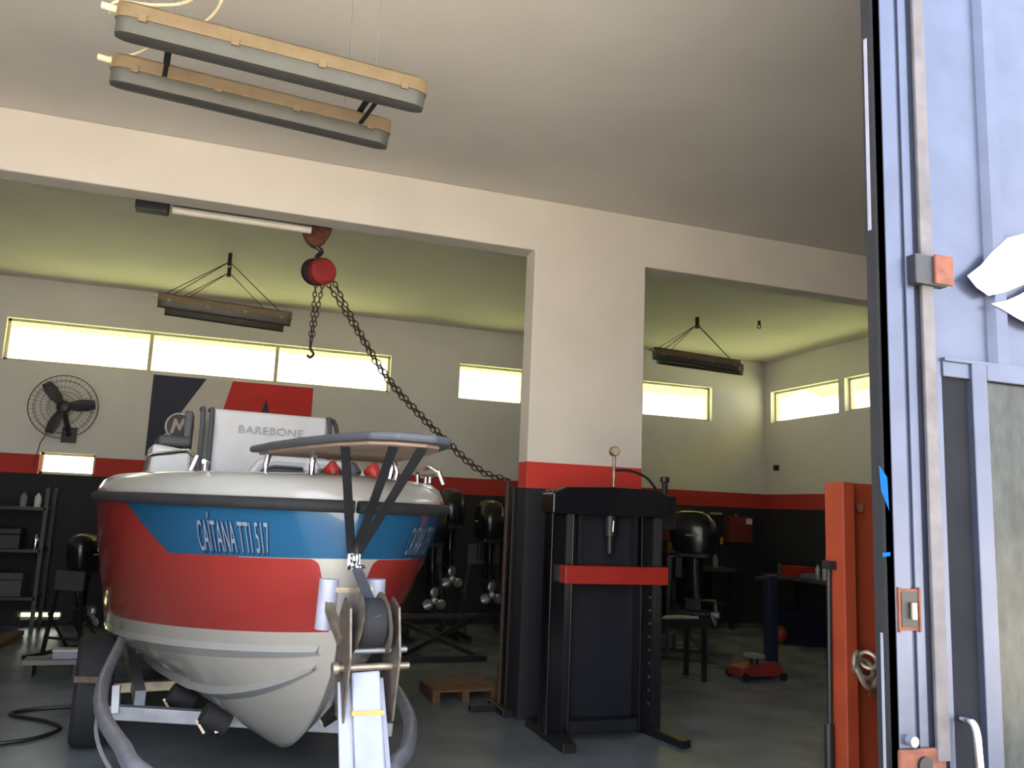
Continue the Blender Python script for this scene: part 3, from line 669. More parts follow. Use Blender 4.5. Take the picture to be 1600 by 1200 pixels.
# bare tube light just behind the beam
A_, B_ = P(212, 322, 'Y', 6.42), P(486, 362, 'Y', 6.42); z_ = (A_.z+B_.z)/2+.02; A_.z = B_.z = z_
tl = thing('tube_light', (A_+B_)/2, 'open tube light with dark end box hanging just behind the white beam', 'light')
k0 = A_.lerp(B_, .2)
obj('end_box', MB().bar(A_, A_.lerp(B_, .18), .10, .10), M['gatedark'], tl, bevel=.008, label='dark end box')
obj('reflector', MB().bar(k0+Vector((0, .02, .03)), B_+Vector((0, .02, .03)), .12, .012), M['grey'], tl)
obj('tube', MB().cyl(k0+Vector((0, -.01, -.012)), B_+Vector((0, -.01, -.012)), .028, 16), mat('opal_tube', (238, 232, 224), .4, var=.02), tl, smooth=True, label='white tube')
obj('hanging_rod', MB().cyl(A_.lerp(B_, .1)+Vector((0, 0, .04)), (A_.lerp(B_, .1).x, 6.42, ZC), .006, 6).cyl(A_.lerp(B_, .9)+Vector((0, .02, .03)), (A_.lerp(B_, .9).x, 6.44, ZC), .006, 6), M['galv'], tl)

# ------------------------------------------------------------------ chain hoist
ho = thing('chain_hoist', (.58, 6.6, 3.2), 'old chain hoist with a round red body and hanging chains', 'hoist')
hx, hy = .56, 6.62
obj('hook_block', MB().prism([(-.11, .06), (-.105, -.03), (-.07, -.09), (-.02, -.13), (.02, -.13), (.07, -.08), (.11, .0), (.12, .06), (.08, .10), (-.08, .10)], -.05, .05, Matrix.Translation((hx, hy, 3.66))), M['rust'], ho, bevel=.012, label='rusty upper hook block')
obj('suspension', MB().cyl((hx, hy, 3.75), (hx, hy, ZC), .018, 10).b2((hx-.06, hy-.04, ZC-.03), (hx+.06, hy+.04, ZC)), M['darkrust'], ho)
obj('swivel', MB().tube(smooth_path([Vector((hx+.01, hy, 3.54)), Vector((hx+.05, hy, 3.50)), Vector((hx+.02, hy, 3.45)), Vector((hx+.05, hy, 3.40))]), .02, 8), M['black'], ho, smooth=True)
bc_ = Vector((.622, 6.60, 3.33))
obj('gear_case', MB().lathe([(.02, -.075), (.085, -.07), (.108, -.045), (.108, .0), (.108, .045), (.085, .07), (.02, .075)], Matrix.Translation(bc_) @ Matrix.Rotation(PI/2, 4, 'X') @ Matrix.Rotation(.35, 4, 'Y'), 28), mat('faded_red_steel', (142, 40, 44), .5, var=.25), ho, smooth=True, label='faded red gear case')
obj('chain_wheel', MB().lathe([(.02, -.02), (.105, -.02), (.112, 0), (.105, .02), (.02, .02)], Matrix.Translation(bc_+Vector((-.055, .03, 0))) @ Matrix.Rotation(PI/2, 4, 'X') @ Matrix.Rotation(.35, 4, 'Y'), 28), M['black'], ho, smooth=True)
def chain(name, path, m, parent=None, pitch=.028, r=.0045, wdt=.010, **k):
    mb = MB(); pts = smooth_path(path, 12) if len(path) > 2 else path
    d = [0]
    for a, b in zip(pts, pts[1:]): d.append(d[-1]+(b-a).length)
    n = int(d[-1]/pitch); j = 0
    for i in range(n):
        s = (i+.5)*pitch
        while j < len(pts)-2 and d[j+1] < s: j += 1
        t = (pts[j+1]-pts[j]).normalized(); p = pts[j]+t*(s-d[j])
        x = t.cross(Vector((0, 1, 0)) if abs(t.y) < .9 else Vector((1, 0, 0))).normalized(); y = t.cross(x)
        if i % 2: x = y
        z = t.cross(x)
        lk = []
        for q in range(8):
            a = 2*PI*q/8+PI/8; lk.append(p+t*math.cos(a)*pitch*.62+x*math.sin(a)*wdt)
        vs = []; fs = []
        for q in range(8):
            c0 = (lk[q]-p).normalized()
            for e in range(3):
                b = 2*PI*e/3; vs.append(lk[q]+(c0*math.cos(b)+z*math.sin(b))*r)
        for q in range(8):
            for e in range(3): fs.append((q*3+e, ((q+1) % 8)*3+e, ((q+1) % 8)*3+(e+1) % 3, q*3+(e+1) % 3))
        mb.add(vs, fs)
    return obj(name, mb, m, parent, **k)
cz = 3.24
chain('hanging_chain', [Vector((.585, 6.6, cz)), Vector((.575, 6.6, 2.73))], M['darkrust'], ho, .04, .006, .014, kind='stuff')
chain('hanging_chain', [Vector((.64, 6.6, cz)), Vector((.60, 6.6, 2.9)), Vector((.59, 6.6, 2.73))], M['darkrust'], ho, .04, .006, .014, kind='stuff')
obj('load_hook', MB().tube(smooth_path([Vector((.583, 6.6, 2.76)), Vector((.583, 6.6, 2.70)), Vector((.61, 6.6, 2.66)), Vector((.583, 6.6, 2.63)), Vector((.56, 6.6, 2.65))]), .011, 8), M['black'], ho, smooth=True)
e_ = Vector((2.16, 6.28, 1.74))
for o_, dz in ((0, 0), (.035, .02)):
    s_ = Vector((.67+o_, 6.6, 3.25)); mids = [s_, P(560, 522, 'Y', 6.55), P(612, 603, 'Y', 6.5), P(700, 695, 'Y', 6.4), P(750, 737, 'Y', 6.32), e_]
    mids = [q+Vector((o_*.6, 0, dz*.5)) for q in mids]
    chain('long_chain', mids, M['darkrust'], ho, .045, .007, .016, kind='stuff')

# post beside the pillar where the chain is tied back
po = thing('steel_post', (2.17, 6.30, 0), 'thin brown steel post beside the pillar with the hoist chain tied to it', 'post')
obj('pole', MB().cyl((2.17, 6.30, 0), (2.17, 6.30, 1.76), .018, 12), M['darkrust'], po, smooth=True)
obj('channel', MB().b2((2.20, 6.25, 0), (2.26, 6.36, 1.70)), M['black'], po, bevel=.004)
obj('foot', MB().b2((1.93, 6.24, 0), (2.30, 6.31, .045)).b2((2.12, 6.05, 0), (2.2, 6.42, .05)), M['black'], po, bevel=.006)

# ------------------------------------------------------------------ hydraulic press
pr = thing('hydraulic_press', (2.62, 5.38, 0), 'black hydraulic shop press with a red bed bar in front of the pillar', 'press')
for x in (2.25, 2.935):
    obj('upright', MB().b2((x-.085, 5.32, .06), (x-.07, 5.46, 1.66)).b2((x+.07, 5.32, .06), (x+.085, 5.46, 1.66)).b2((x-.085, 5.38, .06), (x+.085, 5.395, 1.66)), M['blackg'], pr, bevel=.003)
    for i in range(9):
        z = .22+.09*i
        obj('pin_hole', MB().cyl((x+.02, 5.374, z), (x+.02, 5.381, z), .009, 10), M['cushion'], pr) if x > 2.6 else None
obj('crosshead', MB().prism([(2.15, 1.50), (2.15, 1.64), (2.25, 1.685), (2.60, 1.70), (2.95, 1.69), (3.06, 1.65), (3.06, 1.50)], 5.28, 5.50), M['blackg'], pr, bevel=.01)
obj('bed_bar', MB().b2((2.252, 5.27, 1.035), (3.04, 5.50, 1.155)), M['red'], pr, bevel=.006, label='red steel bed bar')
obj('upper_plate', MB().b2((2.36, 5.40, 1.16), (2.84, 5.42, 1.50)), M['navy'], pr)
for x in (2.37, 2.80): obj('guide', MB().b2((x, 5.34, 1.155), (x+.03, 5.38, 1.5)), M['black'], pr)
obj('ram_body', MB().cyl((2.62, 5.36, 1.36), (2.62, 5.36, 1.52), .055, 24), M['black'], pr, smooth=True)
obj('ram_piston', MB().cyl((2.62, 5.36, 1.24), (2.62, 5.36, 1.36), .03, 20), M['black'], pr, smooth=True)
obj('ram_shine', MB().cyl((2.618, 5.31, 1.39), (2.622, 5.31, 1.465), .010, 12), M['chrome'], pr, smooth=True, label='bright strip painting the shine on the ram')  # chrome rod added as the shine on the ram body
obj('rear_panel', MB().b2((2.34, 5.44, .12), (2.85, 5.455, 1.03)), M['navy'], pr, label='dark navy rear panel')
obj('lower_crossbar', MB().b2((2.335, 5.33, .06), (2.85, 5.46, .135)), M['navy'], pr, bevel=.004)
obj('foot', MB().b2((2.20, 5.10, 0), (2.29, 5.80, .06)), M['black'], pr, bevel=.006)
obj('foot', MB().add([(2.90, 5.78, 0), (2.99, 5.80, 0), (3.11, 5.07, 0), (3.03, 5.05, 0), (2.90, 5.78, .06), (2.99, 5.80, .06), (3.11, 5.07, .05), (3.03, 5.05, .05)], [(0, 1, 2, 3), (7, 6, 5, 4), (0, 4, 5, 1), (1, 5, 6, 2), (2, 6, 7, 3), (3, 7, 4, 0)]), M['black'], pr, bevel=.006)
ga = obj('gauge', MB().lathe([(.0305, -.02), (.036, -.018), (.036, .016), (.032, .02)], Matrix.Translation((2.635, 5.35, 1.955)) @ Matrix.Rotation(PI/2, 4, 'X'), 24).cyl((2.635, 5.35, 1.70), (2.635, 5.35, 1.92), .011, 10), M['zinc'], pr, smooth=True, label='round brass-toned pressure gauge on its stem')
obj('gauge_face', MB().cyl((2.635, 5.327, 1.955), (2.635, 5.333, 1.955), .028, 20), mat('gauge_dial', (176, 164, 140), .4), ga)
obj('hose', MB().tube(smooth_path([Vector((2.64, 5.36, 1.82)), Vector((2.78, 5.38, 1.825)), Vector((2.93, 5.43, 1.79)), Vector((3.02, 5.47, 1.73)), Vector((3.06, 5.5, 1.69))]), .010, 8), M['rubber'], pr, smooth=True)
obj('hand_pump', MB().b2((3.05, 5.38, 1.42), (3.16, 5.52, 1.66)).cyl((3.10, 5.45, 1.66), (3.10, 5.45, 1.76), .022, 12).cyl((3.10, 5.45, 1.76), (3.10, 5.45, 1.80), .034, 14), M['black'], pr, bevel=.005)

# ------------------------------------------------------------------ orange crane at the gate edge
def WXY(px, py, d): v_ = W(px, py, d); return v_
oa = W(1320, 1000, 3.1); ox, oy = oa.x, oa.y
cr = thing('workshop_crane', (ox+.08, oy, 0), 'bright orange steel crane mast with a chain hook beside the gate', 'crane')
tz = W(1320, 754, 3.1).z
obj('mast_flange', MB().b2((ox-.03, oy-.04, 0.10), (ox+.022, oy+.06, tz)), M['orange'], cr, bevel=.004)
obj('mast_web', MB().b2((ox+.022, oy+.0, .62), (ox+.20, oy+.02, tz)), M['orange'], cr)
obj('mast_flange', MB().b2((ox+.20, oy-.04, .10), (ox+.25, oy+.06, tz)), M['orange'], cr, bevel=.004)
obj('base_leg', MB().b2((ox-.03, oy-.45, .0), (ox+.05, oy+1.0, .10)), M['orange'], cr, bevel=.006)
obj('base_leg', MB().b2((ox+.2, oy-.45, .0), (ox+.28, oy+1.0, .10)), M['orange'], cr, bevel=.006)
obj('web_gap_dark', MB().b2((ox+.022, oy+.03, .10), (ox+.20, oy+.05, .60)), M['black'], cr)  # black sheet put in for the dark of the gap below the web
obj('ram', MB().cyl((ox-.052, oy+.03, .10), (ox-.040, oy+.03, 1.36), .009, 12).cyl((ox-.052, oy+.03, .10), (ox-.05, oy+.03, .80), .017, 14), M['black'], cr, smooth=True)
obj('ram_bracket', MB().b2((ox-.07, oy+.0, .10), (ox-.02, oy+.06, .16)), M['black'], cr)
obj('ram_bracket', MB().b2((ox-.055, oy+.0, 1.34), (ox-.02, oy+.05, 1.37)), M['black'], cr)
hk = W(1340, 1035, 3.05)
obj('chain_hook', MB().torus(hk, .036, .009, Matrix.Rotation(PI/2, 4, 'X') @ Matrix.Rotation(.5, 4, 'Y')).torus(hk+Vector((.012, -.02, -.018)), .034, .009, Matrix.Rotation(1.1, 4, 'X')).torus(hk+Vector((.02, -.03, .012)), .03, .008, Matrix.Rotation(.5, 4, 'Z') @ Matrix.Rotation(1.2, 4, 'Y')).tube(smooth_path([hk+Vector((-.02, -.02, -.02)), hk+Vector((.0, -.035, -.07)), hk+Vector((.035, -.03, -.08)), hk+Vector((.05, -.03, -.045))]), .010, 8), M['zinc'], cr, smooth=True, label='rusty steel chain links and hook')
obj('bolt', MB().cyl((ox+.07, oy-.015, tz-.09), (ox+.07, oy+.0, tz-.09), .016, 10), M['rust'], cr)
obj('bolt', MB().cyl((ox+.11, oy-.015, .9), (ox+.11, oy, .9), .013, 10), M['rust'], cr)

# ------------------------------------------------------------------ back wall: banner, fan
YW = YB-.004
ban = thing('wall_banner', (.1, YW, 1.98), 'navy, white and red banner with a round emblem hung on the wall behind the boat', 'banner')
def flat(name, pts, m, y, par=ban, th=.003, **k):
    n = len(pts); vs = [(x, y, z) for x, z in pts]+[(x, y-th, z) for x, z in pts]
    return obj(name, MB().add(vs, [tuple(range(n)), tuple(range(2*n-1, n-1, -1))]+[(i, i+n, (i+1) % n+n, (i+1) % n) for i in range(n)]), m, par, **k)
M['ban_navy'] = mat('banner_navy', (46, 50, 72), .7, var=.05); M['ban_white'] = mat('banner_white', (206, 200, 198), .7, var=.04); M['ban_red'] = mat('banner_red', (206, 44, 44), .7, var=.05)
flat('banner_cloth', [(-.87, 1.98), (1.04, 1.98), (1.04, 2.97), (-.87, 2.97)], M['ban_white'], YW)
flat('banner_stripe', [(-.87, 1.98), (-.84, 1.98), (-.26, 2.97), (-.87, 2.97)], M['ban_navy'], YW-.003, label='navy wedge')
flat('banner_stripe', [(-.18, 1.98), (1.04, 1.98), (1.04, 2.97), (.05, 2.97)], M['ban_red'], YW-.003, label='red field')
flat('banner_mark', [(.42, 2.60), (.47, 2.78), (.52, 2.60)], M['ban_navy'], YW-.006)
em = obj('emblem_ring', MB().torus((0, 0, 0), .155, .016, Matrix.Translation((-.52, YW-.012, 2.36)) @ Matrix.Rotation(PI/2, 4, 'X') @ Matrix.Diagonal((1, 1, .4, 1)), 40, 8), M['alu'], ban, smooth=True, label='grey emblem ring')
obj('emblem_disc', MB().cyl((-.52, YW-.003, 2.36), (-.52, YW-.008, 2.36), .15, 36), mat('emblem_grey', (92, 92, 104), .6), ban)
flat('emblem_letter', [(-.62, 2.27), (-.585, 2.27), (-.555, 2.38), (-.525, 2.31), (-.505, 2.31), (-.475, 2.40), (-.46, 2.30), (-.425, 2.30), (-.45, 2.46), (-.49, 2.46), (-.52, 2.37), (-.56, 2.45), (-.585, 2.45)], M['ban_white'], YW-.008, label='white letter M in the emblem')

fan = thing('wall_fan', (-1.74, YB-.2, 2.1), 'large caged wall fan above the small low window', 'fan')
fc = Vector((-1.755, YB-.30, 2.47)); RX = Matrix.Rotation(PI/2, 4, 'X')
cg = MB()
for rr_, dy in ((.36, 0), (.30, -.05), (.22, -.075), (.13, -.09), (.30, .05), (.18, .07)): cg.torus(fc+Vector((0, dy, 0)), rr_, .003 if rr_ < .36 else .006, RX, 40, 5)
for k in range(40):
    a = 2*PI*k/40; u = Vector((math.cos(a), 0, math.sin(a)))
    cg.tube([fc+u*.06+Vector((0, -.095, 0)), fc+u*.22+Vector((0, -.075, 0)), fc+u*.36], .0018, 4, False)
obj('cage', cg, M['darkgrey'], fan, kind='stuff')
for k in range(3):
    a = .15+2*PI*k/3; u = Vector((math.cos(a), 0, math.sin(a))); v_ = Vector((-math.sin(a), 0, math.cos(a)))
    rows = []
    for t, w_, tw in ((.05, .035, .03), (.14, .06, .035), (.24, .065, .03), (.33, .045, .02)):
        rows.append([fc+u*t-v_*w_+Vector((0, tw, 0)), fc+u*t+Vector((0, 0, 0)), fc+u*t+v_*w_+Vector((0, -tw, 0))])
    ob = obj('blade', MB().grid(rows), M['darkgrey'], fan, smooth=True); so = ob.modifiers.new('thick', 'SOLIDIFY'); so.thickness = .004
obj('motor', MB().lathe([(.02, -.06), (.06, -.05), (.075, 0), (.075, .10), (.05, .13), (.02, .135)], Matrix.Translation(fc) @ Matrix.Rotation(-PI/2, 4, 'X'), 20), M['black'], fan, smooth=True)
obj('bracket', MB().bar(fc+Vector((0, .08, -.03)), (fc.x+.05, YB-.02, 2.16), .05, .03).b2((fc.x-.03, YB-.03, 2.08), (fc.x+.13, YB, 2.26)), M['black'], fan)
obj('pull_cord', MB().tube([fc+Vector((-.1, .05, -.2)), Vector((fc.x-.24, YB-.02, 2.05)), Vector((fc.x-.28, YB-.02, 1.75))], .006, 6), M['darkgrey'], fan)

# ------------------------------------------------------------------ outboard motors on stands
def outboard(loc, rz, label, tiller=False):
    t = thing('outboard_motor', loc, label, 'motor', rz, 'outboard motors on stands')
    T_ = Matrix.Translation(loc) @ Matrix.Rotation(rz, 4, 'Z')
    rows = []
    for z, a, b, dy in ((1.10, .11, .17, 0), (1.12, .15, .22, 0), (1.22, .165, .25, .0), (1.36, .165, .26, .01), (1.46, .15, .235, .02), (1.53, .11, .18, .03), (1.56, .04, .08, .04)):
        r = []
        for k in range(20):
            q = 2*PI*k/20; cx, cy = math.cos(q), math.sin(q)
            r.append(T_ @ Vector((a*math.copysign(abs(cx)**.7, cx), dy+b*math.copysign(abs(cy)**.7, cy), z)))
        rows.append(r)
    mb = MB().grid(rows, True); mb.f += [tuple(range(19, -1, -1)), tuple(range(120, 140))]
    cw = obj('cowl', mb, M['blackg'], t, smooth=True)
    obj('cowl_stripe', MB().box((.166, .0, 1.30), (.004, .14, .02), T_), M['grey'], cw, label='silver side stripe')
    obj('cowl_stripe', MB().box((-.166, .0, 1.30), (.004, .14, .02), T_), M['grey'], cw, label='silver side stripe')
    obj('pan', MB().box((0, 0, 1.08), (.22, .34, .06), T_), M['black'], t, bevel=.02)
    ms = []
    for z, a, b, dy in ((1.06, .075, .12, 0), (.9, .06, .10, .0), (.7, .045, .095, -.01), (.62, .04, .10, -.02)):
        ms.append([T_ @ Vector((a*math.cos(2*PI*k/14), dy+b*math.sin(2*PI*k/14), z)) for k in range(14)])
    obj('midsection', MB().grid(ms, True), M['blackg'], t, smooth=True)
    obj('anti_ventilation_plate', MB().prism([(-.09, .605), (.09, .605), (.09, .615), (-.09, .615)], -.24, .10, T_), M['black'], t, bevel=.003)
    obj('gearcase', MB().lathe([(.008, -.22), (.035, -.16), (.05, -.05), (.05, .10), (.04, .16), (.03, .17)], T_ @ Matrix.Translation((0, -.02, .46)) @ Matrix.Rotation(PI/2, 4, 'X'), 16).bar(T_ @ Vector((0, -.0, .62)), T_ @ Vector((0, 0, .46)), .16, .05, up=tuple(T_.to_3x3() @ Vector((1, 0, 0)))), M['black'], t, smooth=True)
    obj('skeg', MB().add([T_ @ Vector(p) for p in ((-.006, .10, .43), (.006, .10, .43), (.006, -.09, .43), (-.006, -.09, .43), (-.004, -.02, .29), (.004, -.02, .29), (.004, -.09, .29), (-.004, -.09, .29))], [(0, 1, 2, 3), (7, 6, 5, 4), (0, 4, 5, 1), (1, 5, 6, 2), (2, 6, 7, 3), (3, 7, 4, 0)]), M['black'], t)
    hub = Vector((0, -.235, .46))
    ph = obj('propeller', MB().lathe([(.02, -.05), (.035, -.04), (.038, .04), (.02, .05)], T_ @ Matrix.Translation(hub) @ Matrix.Rotation(PI/2, 4, 'X'), 14), M['alu'], t, smooth=True)
    for k in range(3):
        a = PI/2+2*PI*k/3; u = Vector((math.cos(a), 0, math.sin(a))); v_ = Vector((-math.sin(a), 0, math.cos(a)))
        rw = []
        for q, w_, tw in ((.03, .025, .02), (.06, .05, .025), (.10, .056, .022), (.135, .04, .015), (.148, .012, .004)):
            rw.append([T_ @ (hub+u*q-v_*w_+Vector((0, tw, 0))), T_ @ (hub+u*q), T_ @ (hub+u*q+v_*w_-Vector((0, tw, 0)))])
        bo = obj('blade', MB().grid(rw), M['alu'], ph, smooth=True); so = bo.modifiers.new('thick', 'SOLIDIFY'); so.thickness = .006
    obj('clamp_bracket', MB().box((0, .15, .96), (.18, .08, .26), T_), M['black'], t, bevel=.01)
    return t
def stand(loc, rz, label):
    t = thing('motor_stand', loc, label, 'stand', rz, 'stands under the outboard motors')
    T_ = Matrix.Translation(loc) @ Matrix.Rotation(rz, 4, 'Z')
    V = lambda *p: T_ @ Vector(p)
    obj('top_board', MB().box((0, .235, .97), (.40, .05, .24), T_), M['cushion'], t, bevel=.004)
    for s in (-1, 1):
        obj('leg', MB().bar(V(s*.16, .235, .95), V(s*.28, .235, .04), .04, .04, up=(0, 1, 0)), M['black'], t)
        obj('base_foot', MB().bar(V(s*.28, -.42, .05), V(s*.28, .55, .05), .045, .045), M['black'], t)
        obj('brace', MB().bar(V(s*.26, .235, .55), V(s*.28, -.2, .07), .025, .025), M['black'], t)
    obj('crossbar', MB().bar(V(-.28, .235, .25), V(.28, .235, .25), .03, .03), M['black'], t)
    return t
ob1 = outboard((2.43, 9.72, 0), .04, 'black outboard motor on a stand by the back wall, closest to the boat')
st1 = stand((2.43, 9.72, 0), .04, 'dark motor stand by the back wall, closest to the boat')
dup(ob1, (3.13, 9.70, .07), -.04, 'black outboard motor with a pale three-blade propeller beside the pillar')
dup(st1, (3.13, 9.70, 0), -.04, 'dark motor stand by the back wall, hard beside the pillar')
dup(ob1, (2.78, 10.25, .2), .0, 'black outboard motor set back against the wall between two others')
dup(ob1, (4.98, 8.1, .03), .9, 'black outboard motor on a stand in the far bay, in front of the benches')
dup(st1, (4.98, 8.1, 0), .9, 'dark motor stand in the middle of the far bay')
dup(ob1, (-1.13, 8.9, 0), 2.6, 'black outboard motor on a stand left of the boat trailer wheel').scale = (.72, .72, .72)
dup(st1, (-1.13, 8.9, 0), 2.6, 'low dark motor stand behind the boat trailer wheel').scale = (.72, .72, .72)

# crossed trestle on the floor behind the boat
tre = thing('folding_trestle', (2.2, 8.6, 0), 'low dark folding trestle standing on the floor right behind the boat', 'trestle')
for a, b in (((1.75, 8.3, .03), (2.75, 8.9, .34)), ((1.85, 8.9, .34), (2.65, 8.3, .03))):
    obj('leg', MB().bar(a, b, .04, .04), M['black'], tre)
obj('top_rail', MB().bar((1.80, 8.92, .36), (2.80, 8.92, .36), .05, .05), M['black'], tre)
obj('foot_bar', MB().bar((1.70, 8.28, .03), (2.70, 8.28, .03), .05, .05), M['black'], tre)

# pallet lying before the pillar
pal = thing('wooden_pallet', (2.0, 6.72, 0), 'small brown wooden pallet on the floor beside the steel post', 'pallet')
for i in range(5): obj('slat', MB().b2((1.72, 6.58+.095*i, .075), (2.27, 6.655+.095*i, .093)), M['wood'], pal)
for x in (1.74, 1.98, 2.22): obj('bearer', MB().b2((x-.02, 6.58, 0), (x+.04, 7.03, .075)), M['wood'], pal)

# ------------------------------------------------------------------ far bay: benches and clutter
def bench(name, x0, x1, y0, y1, h, label):
    t = thing(name, ((x0+x1)/2, (y0+y1)/2, 0), label, 'bench')
    obj('bench_top', MB().b2((x0, y0, h-.05), (x1, y1, h)), M['cushion'], t, bevel=.005)
    for x in (x0+.05, x1-.05):
        for y in (y0+.05, y1-.05): obj('leg', MB().b2((x-.03, y-.03, 0), (x+.03, y+.03, h-.05)), M['black'], t)
    obj('shelf', MB().b2((x0+.04, y0+.04, .30), (x1-.04, y1-.04, .33)), M['black'], t)
    return t
bench('workbench', 4.3, 7.0, 10.25, 10.86, .84, 'dark workbench along the back wall of the far bay')
bench('workbench', 7.3, 7.9, 7.1, 10.1, .80, 'dark workbench along the wall under the side windows')
def bottle(x, y, z, r, h, m, label, capm=None):
    t = thing('bottle', (x, y, z), label, 'bottle', group='bottles on the workbenches')
    obj('bottle_body', MB().lathe([(r*.9, 0), (r, .01), (r, h*.62), (r*.85, h*.72), (r*.38, h*.84), (r*.36, h*.92)], Matrix.Translation((x, y, z)), 14), m, t, smooth=True)
    obj('cap', MB().cyl((x, y, z+h*.9), (x, y, z+h), r*.42, 12), capm or M['black'], t, smooth=True)
mw = M['whitep']; ma = M['alu']
for x, y, z, r, h, m, l in (
    (7.42, 8.62, .80, .04, .24, mw, 'white bottle at the near end of the side workbench'),
    (7.40, 8.78, .80, .035, .17, ma, 'short silvery bottle on the side workbench'),
    (7.42, 8.92, .80, .04, .27, mw, 'tall white bottle in the middle of the side workbench'),
    (7.45, 9.10, .80, .035, .20, ma, 'silvery bottle beside the tall white one on the side workbench'),
    (7.42, 9.85, .80, .035, .18, M['cushion'], 'dark bottle at the wall end of the side workbench'),
    (5.2, 10.4, .84, .04, .25, ma, 'silvery bottle on the back workbench near the pillar'),
    (6.75, 10.4, .84, .04, .20, M['grey'], 'grey bottle on the corner end of the back workbench')):
    bottle(x, y, z, r, h, m, l)
def toolbox(c, d, m, label, name='toolbox', cat='toolbox'):
    t = thing(name, (c[0], c[1], c[2]), label, cat)
    x, y, z = c; w_, dp, h = d
    obj('body', MB().b2((x-w_/2, y-dp/2, z), (x+w_/2, y+dp/2, z+h*.68)), m, t, bevel=.006)
    obj('lid', MB().b2((x-w_/2-.006, y-dp/2-.006, z+h*.69), (x+w_/2+.006, y+dp/2+.006, z+h)), m, t, bevel=.012)
    obj('handle', MB().tube(smooth_path([Vector((x-w_*.25, y, z+h)), Vector((x-w_*.2, y, z+h+.04)), Vector((x+w_*.2, y, z+h+.04)), Vector((x+w_*.25, y, z+h))]), .008, 8), M['black'], t, smooth=True)
toolbox((7.55, 9.58, .80), (.30, .40, .13), M['red'], 'low red toolbox on the side workbench')
toolbox((6.2, 10.5, .84), (.45, .25, .2), M['black'], 'black toolbox on the back workbench')
toolbox((5.6, 10.5, .84), (.3, .25, .14), M['rust'], 'brown toolbox on the back workbench')
obj('tray', MB().b2((7.34, 8.98+.25, .80), (7.6, 9.30, .83)).b2((7.34, 9.23, .80), (7.6, 9.24, .86)).b2((7.34, 9.29, .80), (7.6, 9.30, .86)), M['alu'], label='shallow metal tray on the side workbench', cat='tray')
bk = thing('storage_bin', (7.1, 8.95, 0), 'dark blue plastic bin on the floor under the side workbench', 'bin')
obj('bin_body', MB().add([(7.0, 8.8, 0), (7.28, 8.8, 0), (7.28, 9.3, 0), (7.0, 9.3, 0), (6.96, 8.76, .38), (7.30, 8.76, .38), (7.30, 9.34, .38), (6.96, 9.34, .38)], [(3, 2, 1, 0), (0, 1, 5, 4), (1, 2, 6, 5), (2, 3, 7, 6), (3, 0, 4, 7)]), M['bluep'], bk)
obj('rim', MB().b2((6.95, 8.75, .37), (6.98, 9.35, .39)).b2((6.95, 8.75, .37), (7.31, 8.77, .39)).b2((7.29, 8.75, .37), (7.31, 9.35, .39)).b2((6.95, 9.33, .37), (7.31, 9.35, .39)), M['bluep'], bk)
by = thing('orange_buoy', (6.85, 9.15, 0), 'small orange buoy lying by the dark blue bin', 'buoy')
obj('float', MB().lathe([(.02, 0), (.08, .02), (.115, .08), (.115, .14), (.08, .19), (.03, .215)], Matrix.Translation((6.84, 9.1, 0)), 20), M['orange'], by, smooth=True)
obj('eye', MB().torus((6.84, 9.1, .225), .02, .007, RX, 16, 6), M['black'], by, smooth=True)
# hung on the dark part of the back wall of the far bay
def hung(name, x, z, w_, h, m, label, cat, dp=.06):
    t = thing(name, (x, YB-dp/2, z-h/2), label, cat)
    obj('body', MB().b2((x-w_/2, YB-dp-.005, z-h/2), (x+w_/2, YB-.005, z+h/2)), m, t, bevel=.008)
    obj('hanger', MB().torus((x, YB-.02, z+h/2+.015), .02, .005, RX, 16, 6), M['zinc'], t, smooth=True)
    return t
hung('wall_cabinet', 7.42, 1.38, .40, .38, mat('brown_red_paint', (110, 46, 40), .5), 'brownish red cabinet hung on the dark wall near the corner', 'cabinet', .15)
obj('paper_label', MB().b2((7.50, YB-.17, 1.46), (7.60, YB-.158, 1.54)), M['ban_white'], label='small white label stuck on the brownish red wall cabinet', cat='label')
hung('folded_jacket', 6.2, 1.36, .30, .34, mat('dull_red_cloth', (120, 40, 38), .9, bump=.4, bscale=12), 'dull red cloth hanging on the dark wall beside the press', 'cloth')
hung('folded_jacket', 6.32, .99, .16, .34, mat('mustard_cloth', (126, 96, 40), .9, bump=.4, bscale=12), 'narrow mustard cloth hanging below the dull red one', 'cloth')
sp_ = [(6.79, 1.60, .10, .035, M['yellow'], 'yellow spanner rack tag on the dark wall'), (7.02, 1.60, .30, .03, M['alu'], 'long silvery spirit level on the dark wall'), (7.17, 1.18, .04, .14, M['yellow'], 'yellow-handled screwdriver on the dark wall'), (6.90, 1.34, .03, .24, M['zinc'], 'steel spanner hanging on the dark wall'), (7.05, 1.36, .03, .2, M['zinc'], 'shorter steel spanner hanging beside another')]
for x, z, w_, h, m, l in sp_:
    t = thing('hand_tool', (x, YB-.02, z-h/2), l, 'tool')
    obj('shaft', MB().b2((x-w_/2, YB-.022, z-h/2), (x+w_/2, YB-.004, z+h/2)), m, t, bevel=.003)
    obj('grip', MB().b2((x-w_/2-.004, YB-.028, z-h/2), (x-w_/2+.3*w_ if w_ > h else x+w_/2+.004, YB-.003, z-h/2+(h if w_ > h else .3*h))), M['black'], t, bevel=.003)
# small black sensor on the side wall corner
obj('wall_sensor', MB().b2((XR-.05, 10.55, 2.28), (XR, 10.62, 2.36)).cyl((XR-.05, 10.585, 2.32), (XR-.07, 10.585, 2.32), .02, 12), M['black'], label='small black box on the side wall below the windows', cat='sensor')

